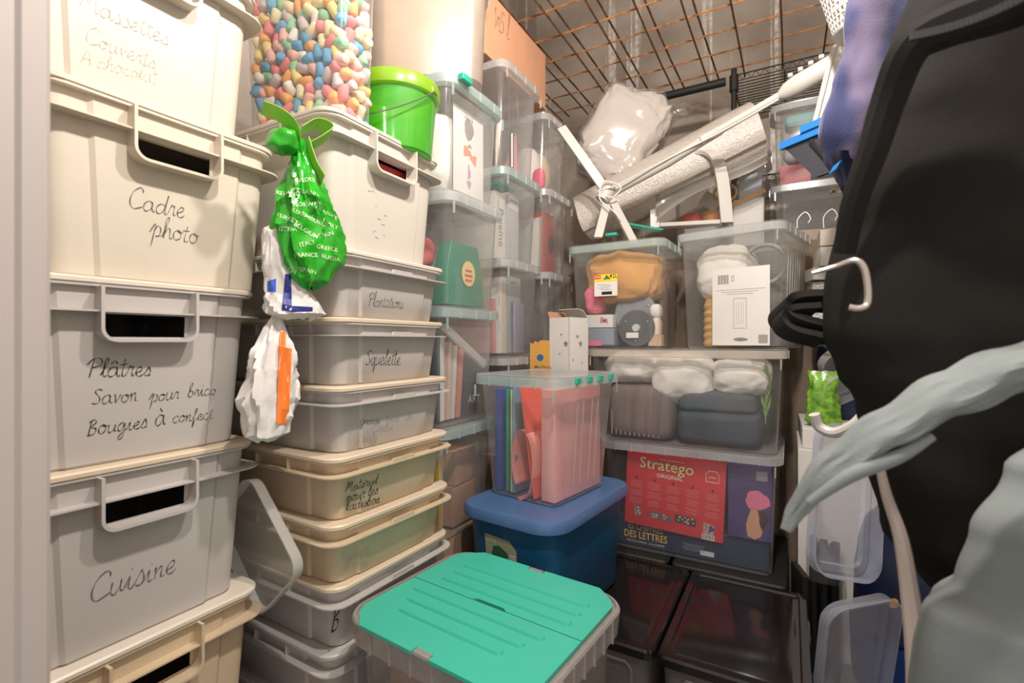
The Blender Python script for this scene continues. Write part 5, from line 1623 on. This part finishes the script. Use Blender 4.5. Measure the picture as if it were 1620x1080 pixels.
# bundle of black tubes
G_T = 'black tubes in a bundle'
t = thing('tube_bundle', 'bundle of black plastic tubes taped together by the black lid', 'tubes', (0.10, 1.965, 0))
TB = cm('satin black tube', (.012, .012, .012), .25)
for i in range(3):
    for j in range(3):
        z = CZ - .69 + .008 * ((i * 2 + j) % 3)
        x, y = -.03 + i * .03 + .004 * (j % 2), -.03 + j * .027
        part('tube', MB().lathe([(.0115, 0.0), (.0125, 0.0), (.0125, z), (.0095, z), (.0095, z - .05)], 14, (x, y, 0)), TB, t)
part('film_wrap', MB().loft([[p + Vector((.002, -.003, 0)) for p in rr(.105, .10, .03, CZ - .80 + .03 * k)] for k in range(4)], False, False), FILM, t)
slab('black_folder', 'black case leaning behind the tube bundle', 'case', (0.03, 2.0, 0), (.02, .12, CZ - .80), BLACKM, .3)

# nested clear lids standing and hanging at the right
G_L = 'clear plastic trays at the right'


def clearlid(label, px, py, D, w, h, yaw, roll, pitch=0.0, mat=None, dp=.03):
    c_ = at_d(px, py, D)
    t = thing('clear_tray', label, 'tray', c_, 0, G_L)
    M = Matrix.Rotation(yaw, 3, 'Z') @ Matrix.Rotation(pitch, 3, 'X') @ Matrix.Rotation(roll, 3, 'Y') @ Matrix.Rotation(PI / 2, 3, 'X')
    t.rotation_euler = M.to_euler()
    mat = mat or clear('lid plastic', (.80, .78, .78), fac=.42, rough=.12)
    part('plate', MB().loft([rr(w - .02, h - .02, .035, .004), rr(w - .05, h - .05, .025, .004), rr(w - .056, h - .056, .022, -.006)], False, True), mat, t)
    part('skirt', MB().loft([rr(w - .02, h - .02, .035, .004), rr(w - .004, h - .004, .045, .0), rr(w, h, .048, dp), rr(w + .006, h + .006, .05, dp), rr(w + .006, h + .006, .05, dp + .002), rr(w - .004, h - .004, .045, dp + .002)], False, False), mat, t)
    return t


LP2 = clear('bluish lid plastic', (.62, .66, .80), fac=.5, rough=.1)
clearlid('shallow clear plastic tray hanging round end down before the blue bag', 1330, 790, 1.22, .185, .36, YAW + .20, .22, -.15, LP2)
clearlid('shallow clear plastic tray standing lowest at the right', 1345, 1030, 1.25, .20, .34, YAW + .15, -.12, .25, LP2)
clearlid('shallow clear plastic tray peeking out uppermost under the black coat', 1338, 560, 1.86, .24, .16, YAW + .3, -.75, .5)
clearlid('shallow clear plastic tray just below the uppermost one', 1340, 602, 1.82, .25, .16, YAW + .3, -.45, .6)
# crescent white hook
pts = [at_d(1288, 655, 1.05), at_d(1296, 675, 1.05), at_d(1320, 684, 1.03), at_d(1350, 672, 1.0), at_d(1372, 648, .98), at_d(1385, 625, .92), at_d(1400, 590, .78)]
single('white_hanger_hook', MB().tube(catmull(pts, 6), .011, 10), WHITEM, 'white curved plastic hook below the black coat', 'hook')
# blue bag with orange spot
NB = solid('royal navy nylon', (.004, .012, .06), .4, var=.3, scale=7)
c = at_d(1420, 940, 1.38)
t = thing('blue_bag', 'dark blue bag with an orange spot behind the clear trays', 'bag', (c.x + .02, c.y, .08))
hb = c.z + .26 - .08
part('bag', lump(.24, .20, hb, 71, .03, 5, e=.7, fold=.02), NB, t)
part('base_band', MB().loft([rr(.25, .21, .06, .0), rr(.26, .22, .07, .14)], True, False).xf(Matrix.Translation((0, 0, c.z - .08 - .24))), cm('bright navy', (.006, .035, .18), .35), t)
dirc = (Vector((0, 0, CZ)) - Vector((c.x + .02, c.y, c.z))).normalized()
oc = at_d(1414, 954, 1.26)
part('spot', MB().add([Vector((.0, 0, 0)) + (oc - t.location) + Rv * (.013 * math.cos(k * PI / 8)) + Vector((0, 0, .013 * math.sin(k * PI / 8))) for k in range(16)], [list(range(16))]), cm('orange spot', (.85, .38, .02)), t)


# ------------------------------------------------------------------ clothes hanging in the right foreground
def hanging(prof, D, depth, seed, amp=.02, nu=56, nv=70, fold=.012, shift=0.0):
    """hanging garment: prof = (py, left px, right px) along its height; built round a vertical axis at distance D"""
    ys = [p[0] for p in prof]

    def fn(u, v):
        y = ys[0] + (ys[-1] - ys[0]) * v
        i = max(k for k in range(len(ys)) if ys[k] <= y + 1e-6); i = min(i, len(ys) - 2)
        f = (y - ys[i]) / (ys[i + 1] - ys[i]); f = f * f * (3 - 2 * f)
        l = prof[i][1] * (1 - f) + prof[i + 1][1] * f; r = prof[i][2] * (1 - f) + prof[i + 1][2] * f
        a = 2 * PI * u
        px = (l + r) / 2 - (r - l) / 2 * math.cos(a)
        c0 = at_d(px, y, D)
        ee = .75
        q = Fv * (depth / 2 * math.copysign(abs(math.sin(a)) ** ee, math.sin(a)) * min(1.0, (r - l) / 160.0))
        n = (Rv * -math.cos(a) + Fv * math.sin(a))
        w_ = amp * 2 * fbm(c0 * 7 + q * 4, seed) + fold * math.sin(a * 7 + y * .006 + 3 * fbm(c0 * 3, seed))
        return c0 + q + n * w_ * .6 + Fv * shift
    return MB().grid(fn, nu, nv, True)


COAT = solid('black woollen cloth', (.018, .016, .0142), .98, var=.25, scale=9, bump=.15, bscale=400, spec=.15)
mb = hanging([(-260, 1560, 1900), (-90, 1480, 1900), (70, 1436, 1900), (200, 1392, 1900), (330, 1348, 1900), (450, 1326, 1900), (530, 1318, 1900), (590, 1345, 1900), (640, 1382, 1900), (720, 1396, 1900), (850, 1428, 1900), (940, 1492, 1880), (985, 1560, 1800), (1010, 1640, 1720)], .66, .22, 3, amp=.007, fold=.004)
zc = min(v.z for v in mb.v)
org = Vector((.27, .80, zc))
t = thing('black_coat', 'black woollen coat hanging at the right in the foreground', 'coat', org)
mb.xf(Matrix.Translation(-org))
part('body', mb, COAT, t)


def fg(path, D, r, n=10, k=6, flat=1.0):
    pts = catmull([at_d(x, y, d if d else D) for x, y, d in path], k)
    m = len(pts)
    rs = [r[0] + (r[1] - r[0]) * i / (m - 1) for i in range(m)] if isinstance(r, tuple) else r
    return MB().tube(pts, rs, n, flat=flat).xf(Matrix.Translation(-org))


HEM = solid('black rib knit', (.018, .0165, .0155), .95, bump=.2, bscale=500, spec=.2)
part('hood_hem', fg([(1680, -30, .46), (1600, 8, .50), (1500, 42, .53), (1440, 78, .55), (1405, 160, .575), (1380, 240, .59), (1352, 320, .61), (1335, 400, .63)], 0, (.026, .013)), HEM, t)
ZIP = cm('dull zip metal', (.07, .065, .06), .45, metal=.6)
mb = MB()
for i in range(26):
    f = i / 25
    x = 1640 - 195 * f; y = -8 + 70 * f + 10 * math.sin(f * 3)
    mb.box(at_d(x, y - 6, .448 + .055 * f) - org, (.006, .004, .008))
part('zip', mb, ZIP, t)
# belt loop sticking out to the left
bl = [(1345, 478, .72), (1290, 476, .74), (1245, 480, .76), (1234, 496, .765), (1250, 512, .75), (1300, 525, .73), (1345, 530, .71)]
part('belt_loop', MB().strip(catmull([at_d(*q) - org for q in bl], 6), .05, .012, (.5, -.75, .45)), COAT, t)
part('belt_loop', MB().strip(catmull([at_d(x, y + 14, d - .012) - org for x, y, d in bl[1:6]], 6), .030, .010, (.5, -.75, .45)), COAT, t)
# metal hook in front of the coat
HK = solid('satin nickel', (.62, .55, .50), .35, metal=1.0)
pts = catmull([at_d(*q) for q in ((1285, 432, .60), (1320, 422, .59), (1352, 412, .575), (1367, 424, .57), (1373, 455, .57), (1372, 480, .57), (1360, 488, .57), (1343, 486, .575))], 6)
single('coat_hook', MB().tube(pts, [.0022 + .0018 * min(1, i / 14) for i in range(len(pts))], 10), HK, 'bent metal hook in front of the black coat', 'hook')
pts = catmull([at_d(*q) for q in ((1314, 306, .9), (1322, 301, .9), (1334, 303, .88), (1345, 306, .88))], 5)
single('small_ring', MB().tube(pts, .004, 8), HK, 'small metal ring at the edge of the towel', 'ring')


# blue and lilac towel behind the coat
def towel_mat():
    m, nt, N, L = nodes_of('blue lilac towelling')
    b = N['Principled BSDF']; b.inputs['Roughness'].default_value = .95
    b.inputs['Sheen Weight'].default_value = .3
    tc = N.new('ShaderNodeTexCoord')
    mp = N.new('ShaderNodeMapping'); mp.inputs['Rotation'].default_value = (0, 0, -YAW)
    L.new(tc.outputs['Object'], mp.inputs['Vector'])
    nz = N.new('ShaderNodeTexNoise'); nz.inputs['Scale'].default_value = 9; nz.inputs['Detail'].default_value = 3
    L.new(mp.outputs[0], nz.inputs['Vector'])
    sx = N.new('ShaderNodeSeparateXYZ'); L.new(mp.outputs[0], sx.inputs[0])
    m1 = N.new('ShaderNodeMath'); m1.operation = 'MULTIPLY_ADD'; m1.inputs[1].default_value = .06
    L.new(nz.outputs['Fac'], m1.inputs[0]); L.new(sx.outputs['X'], m1.inputs[2])
    m3 = N.new('ShaderNodeMath'); m3.operation = 'MULTIPLY_ADD'; m3.inputs[1].default_value = -.16
    L.new(sx.outputs['Z'], m3.inputs[0]); L.new(m1.outputs[0], m3.inputs[2])
    mr = N.new('ShaderNodeMapRange'); mr.inputs[1].default_value = -.185; mr.inputs[2].default_value = .055
    L.new(m3.outputs[0], mr.inputs[0])
    rp_ = N.new('ShaderNodeValToRGB')
    e = rp_.color_ramp.elements
    e[0].position = .0; e[0].color = (.018, .020, .060, 1)
    e[1].position = 1.0; e[1].color = (.02, .022, .07, 1)
    for ps, c_ in ((.30, (.030, .036, .12, 1)), (.42, (.028, .034, .11, 1)), (.48, (.12, .092, .165, 1)), (.60, (.11, .085, .155, 1)), (.65, (.03, .036, .12, 1))):
        x = e.new(ps); x.color = c_
    L.new(mr.outputs[0], rp_.inputs[0]); L.new(rp_.outputs[0], b.inputs['Base Color'])
    n2 = N.new('ShaderNodeTexNoise'); n2.inputs['Scale'].default_value = 300
    L.new(tc.outputs['Object'], n2.inputs['Vector'])
    bp = N.new('ShaderNodeBump'); bp.inputs['Strength'].default_value = .25; bp.inputs['Distance'].default_value = .002
    L.new(n2.outputs['Fac'], bp.inputs['Height']); L.new(bp.outputs[0], b.inputs['Normal'])
    return m


mb = hanging([(-260, 1400, 1640), (-60, 1352, 1640), (60, 1338, 1620), (140, 1322, 1560), (210, 1308, 1500), (250, 1316, 1440), (285, 1334, 1400), (310, 1350, 1390)], .86, .07, 13, amp=.010, fold=.008)
org2 = Vector((.20, .98, min(v.z for v in mb.v)))
single('towel', mb.xf(Matrix.Translation(-org2)), towel_mat(), 'blue and lilac towel hanging behind the black coat', 'towel', org2)
mb = hanging([(240, 1318, 1380), (290, 1330, 1390), (330, 1345, 1400)], .84, .03, 17, amp=.004, fold=.002, nv=20)
org3 = Vector((.14, .97, min(v.z for v in mb.v)))
t = thing('navy_pouch', 'navy pouch with a blue stripe under the towel', 'pouch', org3)
part('pouch', mb.xf(Matrix.Translation(-org3)), cm('deep navy', (.004, .006, .025), .5), t)
part('stripe', MB().strip([at_d(1318, 272, .83) - org3, at_d(1326, 258, .82) - org3], .02, .003, (.5, -.8, .2)), SB, t)

# pale grey garment in the very front: sleeve across the coat and a body at the bottom right
GREYC = solid('pale grey green fleece', (.21, .23, .225), .95, var=.12, scale=5, bump=.15, bscale=300, spec=.2)
mb = hanging([(690, 1700, 1900), (750, 1625, 1900), (850, 1556, 1900), (930, 1540, 1900), (970, 1478, 1900), (1080, 1462, 1900), (1300, 1450, 1900)], .50, .12, 23, amp=.008, fold=.006)
org4 = Vector((.25, .62, min(v.z for v in mb.v)))
t = thing('grey_jacket', 'pale grey jacket with its sleeve crossing the black coat', 'jacket', org4)
part('body', mb.xf(Matrix.Translation(-org4)), GREYC, t)
sl = [(1242, 842, .50), (1264, 800, .50), (1312, 745, .49), (1372, 700, .48), (1440, 660, .47), (1510, 622, .46), (1580, 592, .45), (1660, 566, .44), (1760, 550, .44)]
pts = catmull([at_d(*q) - org4 for q in sl], 6)
m = len(pts)
prof = [.005, .009, .015, .018, .020, .022, .023, .024, .025]
rs = [prof[min(int(i / 6), 7)] * (1 - (i / 6) % 1) + prof[min(int(i / 6) + 1, 8)] * ((i / 6) % 1) for i in range(m)]
mbs = MB().tube(pts, rs, 32, flat=.8)
for i in range(m):
    for k in range(32):
        a_ = 2 * PI * k / 32
        f_ = .16 * math.cos(3 * a_ + i * .10) + .10 * abs(math.sin(5 * a_ - i * .16)) + .05 * math.sin(9 * a_ + i * .5)
        j_ = i * 32 + k
        mbs.v[j_] = pts[i] + (mbs.v[j_] - pts[i]) * (1 + f_)
for i, v in enumerate(mbs.v):
    mbs.v[i] = v + Vector((1, 1, 1)) * (.003 * fbm(v * 12, 4)) + Vector((0, 0, 1)) * (.002 * math.sin(v.x * 90 + v.z * 60))
part('sleeve', mbs, GREYC, t)
part('cuff_fold', MB().tube(catmull([at_d(*q) - org4 for q in ((1280, 795, .475), (1345, 752, .465), (1420, 722, .46), (1475, 690, .455))], 6), [.004 + .003 * math.sin(PI * i / 18) for i in range(19)], 12), GREYC, t)
LIN = cm('pale pink lining', (.42, .34, .30), .8)
part('lining', MB().tube(catmull([at_d(*q) - org4 for q in ((1384, 700, .62), (1402, 780, .62), (1425, 850, .61), (1440, 940, .60), (1452, 1040, .58), (1458, 1150, .56))], 6), [.004 + .010 * i / 30 for i in range(31)], 10), LIN, t)
